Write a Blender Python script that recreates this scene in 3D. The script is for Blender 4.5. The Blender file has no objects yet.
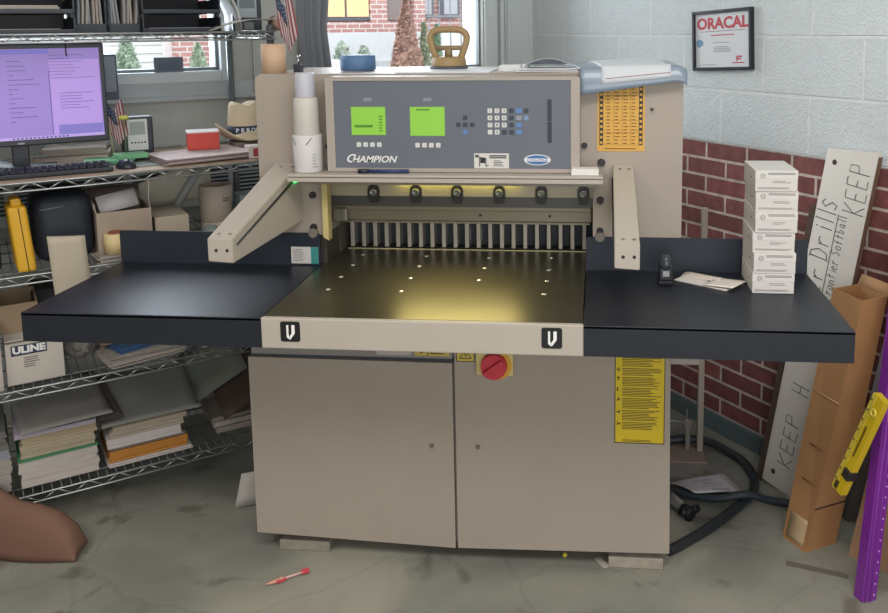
import bpy, bmesh, math, random
from mathutils import Vector, Matrix, Euler
random.seed(7)
S = bpy.context.scene
C = S.collection
PI = math.pi

# ------------------------------------------------------------ camera, light
def make_camera():
    yaw, pit, rol = -.0967, -.1371, -.0096
    f = Vector((math.sin(yaw)*math.cos(pit), math.cos(yaw)*math.cos(pit), math.sin(pit)))
    r = Vector((math.cos(yaw), -math.sin(yaw), 0)); u = r.cross(f)
    r2 = math.cos(rol)*r+math.sin(rol)*u; u2 = -math.sin(rol)*r+math.cos(rol)*u
    cd = bpy.data.cameras.new('camera'); cam = bpy.data.objects.new('camera', cd); C.objects.link(cam)
    m = Matrix((r2, u2, -f)).transposed().to_4x4(); m.translation = Vector((.433, -2.0203, 1.6127))
    cam.matrix_world = m
    cd.sensor_width = 36; cd.lens = 864.3/888*36
    cd.shift_x = (444-513.854)/888; cd.shift_y = (143.913-306.5)/888
    cd.clip_start = .05
    S.camera = cam
make_camera()
w = bpy.data.worlds.new('overcast_sky'); S.world = w; w.use_nodes = True
bg = w.node_tree.nodes['Background']; bg.inputs[0].default_value = (.86, .93, 1, 1); bg.inputs[1].default_value = 2.3
S.view_settings.view_transform = 'Standard'; S.view_settings.look = 'None'
S.view_settings.gamma = 1; S.view_settings.exposure = 0.0; S.view_settings.use_curve_mapping = False

ANG = math.atan2(.612, .791)
ANG = math.atan2(math.cos(-.912), -math.sin(-.912))
K = Vector((.11246, 2.33568, 0))           # corner of the two walls
E2 = Vector((-math.sin(-.912), math.cos(-.912), 0))    # along the window wall, to the right
E1 = Vector((math.cos(-.912), math.sin(-.912), 0))     # along the brick wall, towards the viewer
def RW(x, y, z=0): return K + E2*x - E1*y + Vector((0, 0, z))
def toroom(v): d = Vector(v)-K; return (d.dot(E2), -d.dot(E1), v[2])

def area(name, loc, rot, sx, sy, power, col):
    l = bpy.data.lights.new(name, 'AREA'); l.shape = 'RECTANGLE'; l.size = sx; l.size_y = sy; l.energy = power; l.color = col
    o = bpy.data.objects.new(name, l); C.objects.link(o); o.location = loc; o.rotation_euler = rot
    return o
area('ceiling_lamp_light', (.7, -1.5, 2.93), (0, 0, ANG), 1.6, 1.0, 46, (1, .965, .92))
area('ceiling_lamp_light', (-1.5, -2.1, 2.93), (0, 0, ANG), 1.6, 1.0, 38, (1, .965, .92))
area('back_window_light', (1.3, -3.2, 1.45), (math.radians(86), 0, math.radians(12)), 2.8, 1.7, 50, (.97, .98, 1))
area('window_daylight', RW(-.75, .35, 2.0), (math.radians(-62), 0, ANG), 1.0, 1.2, 30, (.82, .91, 1))
area('window_daylight', RW(-2.1, .35, 2.0), (math.radians(-62), 0, ANG), 1.0, 1.2, 60, (.82, .91, 1))

# ------------------------------------------------------------ helpers
def lin(h):
    h = h.lstrip('#'); o = []
    for i in (0, 2, 4):
        c = int(h[i:i+2], 16)/255
        o.append(c/12.92 if c <= .04045 else ((c+.055)/1.055)**2.4)
    return (*o, 1)
MC = {}
def M(hexc, rough=.6, metal=0, emit=0, noise=.0, bump=0, nscale=8, coat=0, alpha=1, trans=0, bscale=200, spec=.5):
    key = (hexc, rough, metal, emit, noise, bump, nscale, coat, alpha, trans, bscale, spec)
    if key in MC: return MC[key]
    m = bpy.data.materials.new('material_'+hexc.strip('#')); m.use_nodes = True
    nt = m.node_tree; p = nt.nodes['Principled BSDF']; N = nt.nodes; L = nt.links
    col = lin(hexc)
    p.inputs['Base Color'].default_value = col; p.inputs['Roughness'].default_value = rough
    p.inputs['Metallic'].default_value = metal; p.inputs['Coat Weight'].default_value = coat
    p.inputs['Specular IOR Level'].default_value = spec
    p.inputs['Alpha'].default_value = alpha; p.inputs['Transmission Weight'].default_value = trans
    if emit:
        p.inputs['Emission Color'].default_value = col; p.inputs['Emission Strength'].default_value = emit
    tc = N.new('ShaderNodeTexCoord')
    if noise:
        n = N.new('ShaderNodeTexNoise'); n.inputs['Scale'].default_value = nscale; n.inputs['Detail'].default_value = 5
        L.new(tc.outputs['Object'], n.inputs['Vector'])
        mr = N.new('ShaderNodeMapRange'); mr.inputs[1].default_value = .3; mr.inputs[2].default_value = .7
        mr.inputs[3].default_value = 1-noise; mr.inputs[4].default_value = 1+noise
        L.new(n.outputs['Fac'], mr.inputs[0])
        mx = N.new('ShaderNodeMix'); mx.data_type = 'RGBA'; mx.blend_type = 'MULTIPLY'; mx.inputs[0].default_value = 1
        mx.inputs[6].default_value = col
        L.new(mr.outputs[0], mx.inputs[7]); L.new(mx.outputs[2], p.inputs['Base Color'])
    if bump:
        n2 = N.new('ShaderNodeTexNoise'); n2.inputs['Scale'].default_value = bscale; L.new(tc.outputs['Object'], n2.inputs['Vector'])
        b = N.new('ShaderNodeBump'); b.inputs['Strength'].default_value = bump; b.inputs['Distance'].default_value = .004
        L.new(n2.outputs['Fac'], b.inputs['Height']); L.new(b.outputs[0], p.inputs['Normal'])
    MC[key] = m; return m

def new(): return bmesh.new()
def box(bm, x0, x1, y0, y1, z0, z1, bev=0, seg=2, mi=0, mat=None):
    vs = [bm.verts.new((x, y, z)) for x in (x0, x1) for y in (y0, y1) for z in (z0, z1)]
    F = [(0, 1, 3, 2), (4, 6, 7, 5), (0, 4, 5, 1), (2, 3, 7, 6), (0, 2, 6, 4), (1, 5, 7, 3)]
    fs = [bm.faces.new([vs[i] for i in f]) for f in F]
    for f in fs: f.material_index = mi
    geo = vs
    if bev:
        es = list({e for f in fs for e in f.edges})
        r = bmesh.ops.bevel(bm, geom=es, offset=bev, segments=seg, affect='EDGES', profile=.5)
        geo = list({v for f in r['faces'] for v in f.verts} | {v for v in vs if v.is_valid})
        for f in r['faces']: f.material_index = mi
    if mat is not None: bmesh.ops.transform(bm, matrix=mat, verts=geo)
    return geo
def frust(bm, p0, p1, r0, r1=None, seg=20, cap=True, mi=0):
    r1 = r0 if r1 is None else r1
    p0, p1 = Vector(p0), Vector(p1); d = (p1-p0).normalized()
    a = d.orthogonal().normalized(); b = d.cross(a)
    rings = []
    for p, r in ((p0, r0), (p1, r1)):
        rings.append([bm.verts.new(p+(a*math.cos(t)+b*math.sin(t))*r) for t in [2*PI*i/seg for i in range(seg)]])
    for i in range(seg):
        j = (i+1) % seg; f = bm.faces.new((rings[0][i], rings[0][j], rings[1][j], rings[1][i])); f.smooth = True; f.material_index = mi
    if cap:
        f = bm.faces.new(rings[0][::-1]); f.material_index = mi; f = bm.faces.new(rings[1]); f.material_index = mi
def lathe(bm, prof, cx=0, cy=0, z0=0, seg=32, mi=0, axis=None):
    rings = []
    for r, z in prof:
        rings.append([bm.verts.new((cx+r*math.cos(2*PI*i/seg), cy+r*math.sin(2*PI*i/seg), z0+z)) for i in range(seg)])
    for k in range(len(rings)-1):
        for i in range(seg):
            j = (i+1) % seg; f = bm.faces.new((rings[k][i], rings[k][j], rings[k+1][j], rings[k+1][i])); f.smooth = True; f.material_index = mi
    if prof[0][0] > 1e-5: bm.faces.new(rings[0][::-1])
    if prof[-1][0] > 1e-5: bm.faces.new(rings[-1])
    if axis is not None:
        bmesh.ops.transform(bm, matrix=axis, verts=[v for r in rings for v in r])
def tube(bm, pts, r, seg=8, closed=False, smooth=0):
    pts = [Vector(p) for p in pts]
    for _ in range(smooth):
        q = [pts[0]]
        for a, b in zip(pts, pts[1:]): q += [a*.75+b*.25, a*.25+b*.75]
        pts = q+[pts[-1]]
    n = len(pts); rings = []
    ref = None
    for i, p in enumerate(pts):
        if closed: d = (pts[(i+1) % n]-pts[i-1]).normalized()
        else: d = (pts[min(i+1, n-1)]-pts[max(i-1, 0)]).normalized()
        if ref is None: ref = d.orthogonal().normalized()
        a = (ref-d*ref.dot(d)).normalized(); ref = a; b = d.cross(a)
        rr = r[i] if isinstance(r, (list, tuple)) and len(r) == n else (r if not isinstance(r, (list, tuple)) else r[0])
        rings.append([bm.verts.new(p+(a*math.cos(t)+b*math.sin(t))*rr) for t in [2*PI*k/seg for k in range(seg)]])
    for i in range(n if closed else n-1):
        A, B = rings[i], rings[(i+1) % n]
        for k in range(seg):
            j = (k+1) % seg; f = bm.faces.new((A[k], A[j], B[j], B[k])); f.smooth = True
    if not closed:
        bm.faces.new(rings[0][::-1]); bm.faces.new(rings[-1])
def prism(bm, poly, d0, d1, axis='y', mi=0):
    """poly in the plane across `axis`, pushed from d0 to d1"""
    mp = {'y': lambda a, b, d: (a, d, b), 'x': lambda a, b, d: (d, a, b), 'z': lambda a, b, d: (a, b, d)}[axis]
    A = [bm.verts.new(mp(a, b, d0)) for a, b in poly]; B = [bm.verts.new(mp(a, b, d1)) for a, b in poly]
    fs = [bm.faces.new(A), bm.faces.new(B[::-1])]
    for i in range(len(poly)):
        j = (i+1) % len(poly); fs.append(bm.faces.new((A[j], A[i], B[i], B[j])))
    for f in fs: f.material_index = mi
    bmesh.ops.recalc_face_normals(bm, faces=fs)
    return A+B
def hexa(bm, lo, hi):
    A = [bm.verts.new(p) for p in lo]; B = [bm.verts.new(p) for p in hi]; n = len(A)
    fs = [bm.faces.new(A[::-1]), bm.faces.new(B)]
    for i in range(n): fs.append(bm.faces.new((A[i], A[(i+1) % n], B[(i+1) % n], B[i])))
    bmesh.ops.recalc_face_normals(bm, faces=fs)
def sheet(bm, fn, nu, nv, th=.0008):
    """a thin sheet with thickness: fn(u,v)->point"""
    top = [[Vector(fn(i/nu, j/nv)) for j in range(nv+1)] for i in range(nu+1)]
    def nrm(i, j):
        a = top[min(i+1, nu)][j]-top[max(i-1, 0)][j]; b = top[i][min(j+1, nv)]-top[i][max(j-1, 0)]
        return a.cross(b).normalized()
    T = [[bm.verts.new(top[i][j]+nrm(i, j)*th/2) for j in range(nv+1)] for i in range(nu+1)]
    B = [[bm.verts.new(top[i][j]-nrm(i, j)*th/2) for j in range(nv+1)] for i in range(nu+1)]
    for i in range(nu):
        for j in range(nv):
            for f in (bm.faces.new((T[i][j], T[i+1][j], T[i+1][j+1], T[i][j+1])), bm.faces.new((B[i][j], B[i][j+1], B[i+1][j+1], B[i+1][j]))): f.smooth = True
    for i in range(nu):
        bm.faces.new((T[i][0], B[i][0], B[i+1][0], T[i+1][0])); bm.faces.new((T[i][nv], T[i+1][nv], B[i+1][nv], B[i][nv]))
    for j in range(nv):
        bm.faces.new((T[0][j], T[0][j+1], B[0][j+1], B[0][j])); bm.faces.new((T[nu][j], B[nu][j], B[nu][j+1], T[nu][j+1]))
def rrect(x0, x1, z0, z1, r, seg=5):
    P = []
    for cx, cz, a0 in ((x1-r, z1-r, 0), (x0+r, z1-r, PI/2), (x0+r, z0+r, PI), (x1-r, z0+r, 1.5*PI)):
        for k in range(seg+1):
            a = a0+PI/2*k/seg; P.append((cx+r*math.cos(a), cz+r*math.sin(a)))
    return P
def obj(name, bm, mat, parent=None, label=None, smooth=False):
    me = bpy.data.meshes.new(name)
    bmesh.ops.recalc_face_normals(bm, faces=bm.faces[:]) if smooth is None else None
    bm.to_mesh(me); bm.free()
    for m in (mat if isinstance(mat, (list, tuple)) else [mat]): me.materials.append(m)
    o = bpy.data.objects.new(name, me); C.objects.link(o)
    if parent is not None: o.parent = parent
    if label: o['label'] = label
    return o
def tag(o, label, cat, group=None, kind=None):
    o['label'] = label; o['category'] = cat
    if group: o['group'] = group
    if kind: o['kind'] = kind
    return o
def thing(name, label, cat, loc=(0, 0, 0), rotz=0, group=None, rot=None):
    o = bpy.data.objects.new(name, None); C.objects.link(o); o.empty_display_size = .05
    o.location = loc; o.rotation_euler = rot if rot else (0, 0, rotz)
    return tag(o, label, cat, group)
def rthing(name, label, cat, x, y, z, rz=0, group=None):
    """thing standing in the frame of the two walls"""
    return thing(name, label, cat, RW(x, y, z), ANG+rz, group)
def struct(name, bm, mat, room=True):
    o = obj(name, bm, mat); o['kind'] = 'structure'
    if room: o.location = K; o.rotation_euler = (0, 0, ANG)
    return o
def solo(name, bm, mat, label, cat, loc=(0, 0, 0), rotz=0, group=None):
    o = obj(name, bm, mat); o.location = loc; o.rotation_euler = (0, 0, rotz)
    return tag(o, label, cat, group)
def rsolo(name, bm, mat, label, cat, x, y, z, rz=0, group=None):
    return solo(name, bm, mat, label, cat, RW(x, y, z), ANG+rz, group)
def text(name, s, size, parent, loc, rot, mat, shear=0, ext=.0003, sx=1, align='CENTER', offset=0, label=None):
    cu = bpy.data.curves.new(name, 'FONT'); cu.body = s; cu.size = size; cu.shear = shear; cu.extrude = ext
    cu.align_x = align; cu.align_y = 'CENTER'; cu.offset = offset; cu.resolution_u = 3
    t = bpy.data.objects.new(name, cu); C.objects.link(t)
    dg = bpy.context.evaluated_depsgraph_get(); dg.update()
    me = bpy.data.meshes.new_from_object(t.evaluated_get(dg))
    bpy.data.objects.remove(t); bpy.data.curves.remove(cu)
    me.materials.clear(); me.materials.append(mat); me.name = name
    o = bpy.data.objects.new(name, me); C.objects.link(o); o.parent = parent
    o.location = loc; o.rotation_euler = rot; o.scale = (sx, 1, 1)
    if label: o['label'] = label
    return o
FR = (PI/2, 0, 0)
def bars(bm, x0, x1, z0, z1, n, y, d=.0006, fill=.35, jit=.3, th=None):
    """rows of tiny print, unreadable, as thin raised strokes on a surface facing -y"""
    for i in range(n):
        z = z1-(i+.5)*(z1-z0)/n; h = (z1-z0)/n*fill/2
        e = x1-(x1-x0)*random.random()*jit
        box(bm, x0, e, y-d, y, z-h, z+h)

BEIGE = M('#a4998d', .45, noise=.03, nscale=5, bump=.05, bscale=900)
BEIGE_L = M('#b1a89c', .45, noise=.02)
BEIGE_D = M('#988c82', .45, noise=.03, nscale=6)
BLACK = M('#16181c', .38)
BLACKM = M('#0f1216', .55)
STEEL = M('#8e8c86', .35, metal=.9)
CHROME = M('#c9ccd0', .25, metal=1)
WHITE = M('#e4e2df', .6)
PAPER = M('#dcdadb', .8)
CREAM = M('#cdbfa4', .8)
NAVY = M('#27324a', .6)
INK = M('#2a2c30', .7)

# ------------------------------------------------------------ the room
def nodes(name):
    m = bpy.data.materials.new(name); m.use_nodes = True; nt = m.node_tree
    return m, nt.nodes, nt.links, nt.nodes['Principled BSDF']
def floor_mat():
    m, N, L, p = nodes('painted_concrete'); tc = N.new('ShaderNodeTexCoord')
    def noise(s, d=6, dist=0):
        n = N.new('ShaderNodeTexNoise'); n.inputs['Scale'].default_value = s; n.inputs['Detail'].default_value = d
        n.inputs['Distortion'].default_value = dist; L.new(tc.outputs['Object'], n.inputs['Vector']); return n
    r = N.new('ShaderNodeValToRGB'); n1 = noise(1.6, 5, .6); L.new(n1.outputs['Fac'], r.inputs[0])
    e = r.color_ramp.elements; e[0].position = .3; e[0].color = lin('#73736b'); e[1].position = .66; e[1].color = lin('#a3a193')
    k = e.new(.5); k.color = lin('#8c8c82')
    r2 = N.new('ShaderNodeValToRGB'); n2 = noise(5, 8, .8); L.new(n2.outputs['Fac'], r2.inputs[0])
    e = r2.color_ramp.elements; e[0].position = .33; e[0].color = lin('#6d5b4a'); e[1].position = .42; e[1].color = (1, 1, 1, 1)
    mx = N.new('ShaderNodeMix'); mx.data_type = 'RGBA'; mx.blend_type = 'MULTIPLY'; mx.inputs[0].default_value = .45
    L.new(r.outputs[0], mx.inputs[6]); L.new(r2.outputs[0], mx.inputs[7])
    # hairline cracks between worn slabs
    v = N.new('ShaderNodeTexVoronoi'); v.feature = 'DISTANCE_TO_EDGE'; v.inputs['Scale'].default_value = 1.5
    ad = N.new('ShaderNodeMix'); ad.data_type = 'RGBA'; ad.blend_type = 'ADD'; ad.inputs[0].default_value = .25
    n4 = noise(3, 4); L.new(tc.outputs['Object'], ad.inputs[6]); L.new(n4.outputs['Color'], ad.inputs[7]); L.new(ad.outputs[2], v.inputs['Vector'])
    r3 = N.new('ShaderNodeValToRGB'); L.new(v.outputs['Distance'], r3.inputs[0])
    e = r3.color_ramp.elements; e[0].position = .0; e[0].color = lin('#77705f'); e[1].position = .014; e[1].color = (1, 1, 1, 1)
    mx2 = N.new('ShaderNodeMix'); mx2.data_type = 'RGBA'; mx2.blend_type = 'MULTIPLY'; mx2.inputs[0].default_value = .16
    L.new(mx.outputs[2], mx2.inputs[6]); L.new(r3.outputs[0], mx2.inputs[7])
    L.new(mx2.outputs[2], p.inputs['Base Color']); p.inputs['Roughness'].default_value = .5
    n3 = noise(40, 6); b = N.new('ShaderNodeBump'); b.inputs['Strength'].default_value = .15; b.inputs['Distance'].default_value = .004
    L.new(n3.outputs['Fac'], b.inputs['Height']); L.new(b.outputs[0], p.inputs['Normal'])
    return m
def masonry(name, bw, rh, mortar, c1, c2, cm, offy, offz, rough=.75, bump=.5, nb=.3, mc=.5, axis='Y', smooth=.1):
    m, N, L, p = nodes(name); tc = N.new('ShaderNodeTexCoord'); sp = N.new('ShaderNodeSeparateXYZ'); L.new(tc.outputs['Object'], sp.inputs[0])
    cb = N.new('ShaderNodeCombineXYZ')
    def add(o, v, mul=1):
        a = N.new('ShaderNodeMath'); a.operation = 'MULTIPLY_ADD'; a.inputs[1].default_value = mul; a.inputs[2].default_value = v; L.new(o, a.inputs[0]); return a.outputs[0]
    L.new(add(sp.outputs[axis], offy, -1), cb.inputs[0]); L.new(add(sp.outputs['Z'], offz), cb.inputs[1])
    br = N.new('ShaderNodeTexBrick'); L.new(cb.outputs[0], br.inputs['Vector'])
    br.inputs['Scale'].default_value = 1; br.inputs['Brick Width'].default_value = bw; br.inputs['Row Height'].default_value = rh
    br.inputs['Mortar Size'].default_value = mortar; br.inputs['Mortar Smooth'].default_value = smooth; br.offset = .5
    br.inputs['Color1'].default_value = lin(c1); br.inputs['Color2'].default_value = lin(c2); br.inputs['Mortar'].default_value = lin(cm)
    n = N.new('ShaderNodeTexNoise'); n.inputs['Scale'].default_value = 25; n.inputs['Detail'].default_value = 8; L.new(tc.outputs['Object'], n.inputs['Vector'])
    mr = N.new('ShaderNodeMapRange'); mr.inputs[1].default_value = .3; mr.inputs[2].default_value = .7; mr.inputs[3].default_value = 1-nb; mr.inputs[4].default_value = 1+nb*.5
    L.new(n.outputs['Fac'], mr.inputs[0])
    mx = N.new('ShaderNodeMix'); mx.data_type = 'RGBA'; mx.blend_type = 'MULTIPLY'; mx.inputs[0].default_value = 1
    L.new(br.outputs['Color'], mx.inputs[6]); L.new(mr.outputs[0], mx.inputs[7]); L.new(mx.outputs[2], p.inputs['Base Color'])
    n2 = N.new('ShaderNodeTexNoise'); n2.inputs['Scale'].default_value = 130; n2.inputs['Detail'].default_value = 4; L.new(tc.outputs['Object'], n2.inputs['Vector'])
    h = N.new('ShaderNodeMath'); h.operation = 'MULTIPLY_ADD'; h.inputs[1].default_value = -1.0
    L.new(br.outputs['Fac'], h.inputs[0])
    g = N.new('ShaderNodeMath'); g.operation = 'MULTIPLY'; g.inputs[1].default_value = mc; L.new(n2.outputs['Fac'], g.inputs[0]); L.new(g.outputs[0], h.inputs[2])
    b = N.new('ShaderNodeBump'); b.inputs['Strength'].default_value = bump; b.inputs['Distance'].default_value = .006
    L.new(h.outputs[0], b.inputs['Height']); L.new(b.outputs[0], p.inputs['Normal']); p.inputs['Roughness'].default_value = rough
    return m
ZB = 1.1566
LEN = 6.0
bm = new(); box(bm, -5, .2, -LEN, .2, -.1, 0); struct('floor', bm, floor_mat())
bm = new(); box(bm, -5, .2, -LEN, .2, 2.95, 3.05); struct('ceiling', bm, M('#d8d6d0', .8))
# right wall: red brick below, painted block above
bm = new(); box(bm, 0, .2, -LEN, .2, 0, ZB, mi=0); box(bm, -.004, .2, -LEN, .2, ZB, 2.95, mi=1)
brick = masonry('red_brick', .2073, .0677, .0052, '#8a5350', '#754846', '#cdbfb3', -(.283+.936)+.2073*10, -ZB+.0677*20, bump=.8, nb=.28)
block = masonry('painted_block', .4090, .2032, .006, '#d3d9da', '#cdd4d5', '#dde1e1', -(.283+.806)+.409*10, -ZB+.2032*10, bump=.75, nb=.04, mc=1.3, smooth=.3)
struct('wall_right', bm, [brick, block])
bm = new(); box(bm, -.014, 0, -LEN, 0, 0, .073, bev=.002); struct('baseboard_right', bm, M('#5f6d70', .5))
# window wall with two openings
LWM = M('#b4b6b1', .6, noise=.03, bump=.15, bscale=120)
bm = new()
for a in ((-5, .2, 0, 1.36), (-5, .2, 2.35, 2.95), (-.29, .2, 1.36, 2.35), (-1.53, -1.16, 1.36, 2.35), (-5, -2.75, 1.36, 2.35)): box(bm, a[0], a[1], 0, .2, a[2], a[3])
struct('wall_left', bm, LWM)
bm = new(); box(bm, -5, -4.9, -LEN, 0, 0, 2.95); struct('wall_far_left', bm, M('#a9a59d', .7))
bm = new(); box(bm, -5, .2, -LEN-.1, -LEN, 0, 2.95); struct('wall_back', bm, M('#a9a59d', .7))
FRM = M('#d3dadb', .5); GL = None
def glass():
    m, N, L, p = nodes('window_glass'); o = N['Material Output']
    t = N.new('ShaderNodeBsdfTransparent'); g = N.new('ShaderNodeBsdfGlossy'); g.inputs['Roughness'].default_value = .03
    fr = N.new('ShaderNodeFresnel'); fr.inputs[0].default_value = 1.35; mx = N.new('ShaderNodeMixShader')
    L.new(fr.outputs[0], mx.inputs[0]); L.new(t.outputs[0], mx.inputs[1]); L.new(g.outputs[0], mx.inputs[2]); L.new(mx.outputs[0], o.inputs['Surface'])
    return m
GL = glass()
def window(n, x0, x1, z0, z1, fw):
    r = bpy.data.objects.new('window_%d' % n, None); C.objects.link(r); r['kind'] = 'structure'; r.location = K; r.rotation_euler = (0, 0, ANG)
    bm = new()
    for a in ((x0, x0+fw, z0, z1), (x1-fw, x1, z0, z1), (x0+fw, x1-fw, z0, z0+fw), (x0+fw, x1-fw, z1-fw, z1)): box(bm, a[0], a[1], -.015, .12, a[2], a[3], bev=.004)
    obj('window_frame', bm, FRM, r)
    bm = new()
    for a in ((x0+fw, x0+fw+.012, z0+fw, z1-fw), (x1-fw-.012, x1-fw, z0+fw, z1-fw), (x0+fw, x1-fw, z0+fw, z0+fw+.012), (x0+fw, x1-fw, z1-fw-.012, z1-fw)): box(bm, a[0], a[1], .03, .07, a[2], a[3])
    obj('window_sash', bm, M('#7d8688', .5), r)
    bm = new(); box(bm, x0+fw, x1-fw, .05, .056, z0+fw, z1-fw); obj('window_pane', bm, GL, r)
    return r
window(1, -1.16, -.215, 1.34, 2.40, .07)
window(2, -2.78, -1.49, 1.395, 2.39, .045)
bm = new()
box(bm, -.165, 0, -.004, 0, 1.2, 2.95); box(bm, -.155, -.135, -.014, -.004, 1.2, 2.5, bev=.003); box(bm, -.2, -.18, -.02, 0, 1.2, 2.5, bev=.003)
struct('trim_1', bm, FRM)
bm = new(); box(bm, -2.8, -1.26, -.03, 0, 1.325, 1.343, bev=.003); box(bm, -2.8, -1.26, -.012, 0, 1.343, 1.396); box(bm, -1.405, -1.4, -.02, -.0, 1.343, 2.4); box(bm, -1.505, -1.498, -.02, -.01, 1.343, 2.4)
struct('trim_2', bm, M('#b9bfc0', .5))

# ------------------------------------------------------------ outdoors, seen through the windows
bm = new(); box(bm, -14, 16, 1.2, 30, -.1, .9); struct('ground_outside', bm, M('#d5d6d6', .9))
def leafy(bm, cx, cy, z0, h, r, n, sz, roundtop=False):
    for _ in range(n):
        t = random.random()**1.3; a = random.random()*2*PI
        rr = r*((1-t**2)**.5 if roundtop else (1-t)**.85)*(.75+.3*random.random())
        p = Vector((cx+rr*math.cos(a), cy+rr*math.sin(a), z0+h*t))
        u = Vector((random.uniform(-1, 1), random.uniform(-1, 1), random.uniform(-.3, 1))).normalized(); v = u.orthogonal().normalized()
        s = sz*random.uniform(.5, 1.2)
        vs = [bm.verts.new(p+u*s), bm.verts.new(p+v*s*.5), bm.verts.new(p-u*s*.3), bm.verts.new(p-v*s*.5)]; bm.faces.new(vs)
def shrub(x, y, h, r, colr, label, roundtop=False, n=2400, z0=.9):
    t = rthing('conical_shrub' if not roundtop else 'round_shrub', label, 'shrub', x, y, z0)
    bm = new(); frust(bm, (0, 0, 0), (0, 0, h*.5), .04, .02, 8); obj('trunk', bm, M('#5b4a3c', .9), t)
    bm = new()
    if roundtop: lathe(bm, [(0.02, 0), (r*.8, h*.15), (r*.85, h*.4), (r*.55, h*.8), (0.01, h*.92)], seg=16)
    else: lathe(bm, [(r*.75, .02), (r*.8, h*.12), (r*.5, h*.5), (r*.2, h*.8), (0.01, h*.95)], seg=16)
    leafy(bm, 0, 0, 0, h, r, n, .055, roundtop)
    obj('foliage', bm, M(colr, .9, noise=.3, nscale=12), t)
GBR = masonry('outside_brick', .2, .075, .01, '#c9958c', '#bf8a82', '#e2d8d2', 0, 0, bump=.2, nb=.12, axis='X')
def outhouse():
    t = rthing('brick_building', 'red brick building with amber lit windows seen through the window behind the machine', 'building', .44, 9.2, .9)
    bm = new(); box(bm, -.36, 1.7, 0, 2, 0, 4); box(bm, 1.7, 6.0, 0, 2, 0, .78); box(bm, 2.6, 2.88, 0, 2, .78, 4); box(bm, 3.35, 3.55, 0, 2, .78, 4); box(bm, 1.7, 2.6, .15, 2, .78, 4); box(bm, 2.88, 3.35, .15, 2, .78, 4)
    box(bm, 3.55, 6, .6, 2, .78, 4)
    obj('wall', bm, GBR, t)
    for x0, x1 in ((1.72, 2.18), (2.22, 2.58)):
        bm = new(); box(bm, x0-.02, x1+.02, .06, .12, .80, 3); f = obj('window', bm, M('#5b5f66', .5), t)
        bm = new(); box(bm, x0, x1, .04, .06, .86, 3); obj('pane', bm, M('#eec690', .5, emit=.35), f, 'amber lit pane')
    bm = new(); box(bm, 2.92, 3.3, .08, .13, .8, 2.6); obj('door', bm, M('#8d7f7a', .6), t)
    for x0 in (3.6, 4.1, 4.6, 5.1):
        bm = new(); box(bm, x0, x0+.36, .5, .58, .85, 3); f = obj('window', bm, M('#6a7078', .5), t)
        bm = new(); box(bm, x0+.05, x0+.31, .48, .5, .9, 3); obj('pane', bm, M('#b9bcc0', .4), f)
outhouse()
bm = new(); box(bm, -1.2, 3.42, 0, .25, 0, .62); box(bm, -2, 3.6, -.2, 0, 0, .2)
rsolo('garden_wall', bm, M('#dadada', .8, noise=.04), 'low white rendered wall in front of the brick building outside', 'wall', 3.2-1.25, 8.6, .9)
t = rthing('siding_house', 'white clapboard house seen through the window left of the machine', 'house', -1.02, 9.5, .9)
bm = new()
for k in range(30): prism(bm, [(-.02, k*.12), (0, k*.12+.115), (.05, k*.12+.115), (.05, k*.12)], -3.5, 1.0, 'x')
box(bm, -3.5, 1.0, .03, 2, 0, 4); obj('wall', bm, M('#e2e1dc', .7), t)
bm = new(); box(bm, .98, 1.1, -.05, 2, 0, 4); obj('corner_board', bm, M('#eceae6', .7), t)
shrub(-.72, 8.1, .62, .2, '#a7b7a1', 'pale green conical shrub in front of the white clapboard house')
shrub(.14, 8.1, .5, .15, '#aab89f', 'small green shrub before the brick wall, left window', n=1200)
shrub(2.93, 7.7, 1.08, .25, '#b38f7e', 'large rust brown conical shrub outside behind the machine', n=3600)
shrub(3.36, 8.0, .76, .1, '#989d80', 'slim green and brown conical shrub right of the rust brown one', n=1200)
shrub(3.62, 8.1, .72, .1, '#869a7d', 'slim dark green conical shrub nearest the bare tree', n=1200)
shrub(2.15, 8.2, .48, .13, '#b7c1b1', 'round pale shrub, left one of two before the white garden wall', True, 900)
shrub(2.48, 8.2, .42, .10, '#b7c1b1', 'round pale shrub, right one of two before the white garden wall', True, 700)
t = rthing('porch_railing', 'grey metal porch railing and steps outside the window', 'railing', 3.7, 8.6, .9)
for z in (.85, 1.15):
    bm = new(); tube(bm, [(0, 0, z), (2.6, 0, z)], .018, 6); obj('rail', bm, M('#8e9296', .5), t)
for k in range(14):
    bm = new(); tube(bm, [(.05+k*.19, 0, 0), (.05+k*.19, 0, 1.15)], .010, 6); obj('baluster', bm, M('#8e9296', .5), t)
bm = new()
def branch(p, d, l, r, n):
    q = p+d*l; tube(bm, [p, (p+q)/2+Vector((random.uniform(-.03, .03),)*3), q], [r, r*.85, r*.6], 5)
    if n:
        for _ in range(3):
            nd = (d+Vector((random.uniform(-.9, .9), random.uniform(-.6, .6), random.uniform(-.3, .5)))).normalized(); branch(p.lerp(q, random.uniform(.4, 1)), nd, l*.7, r*.6, n-1)
branch(Vector((0, 0, 0)), Vector((-.05, 0, 1)), .9, .022, 4)
rsolo('bare_tree', bm, M('#8d8682', .9), 'thin bare tree with spreading twigs outside the window', 'tree', 3.0, 5.6, .9)
bm = new(); prism(bm, [(0, 0), (1.5, 0), (1.45, .28), (1.1, .32), (.85, .52), (.3, .5), (.05, .3)], 0, .8, 'y')
rsolo('parked_car', bm, M('#d8dde2', .3), 'pale parked car glimpsed beside the small green shrub outside', 'car', .25, 6.95, .9)

exec_later = []

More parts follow.
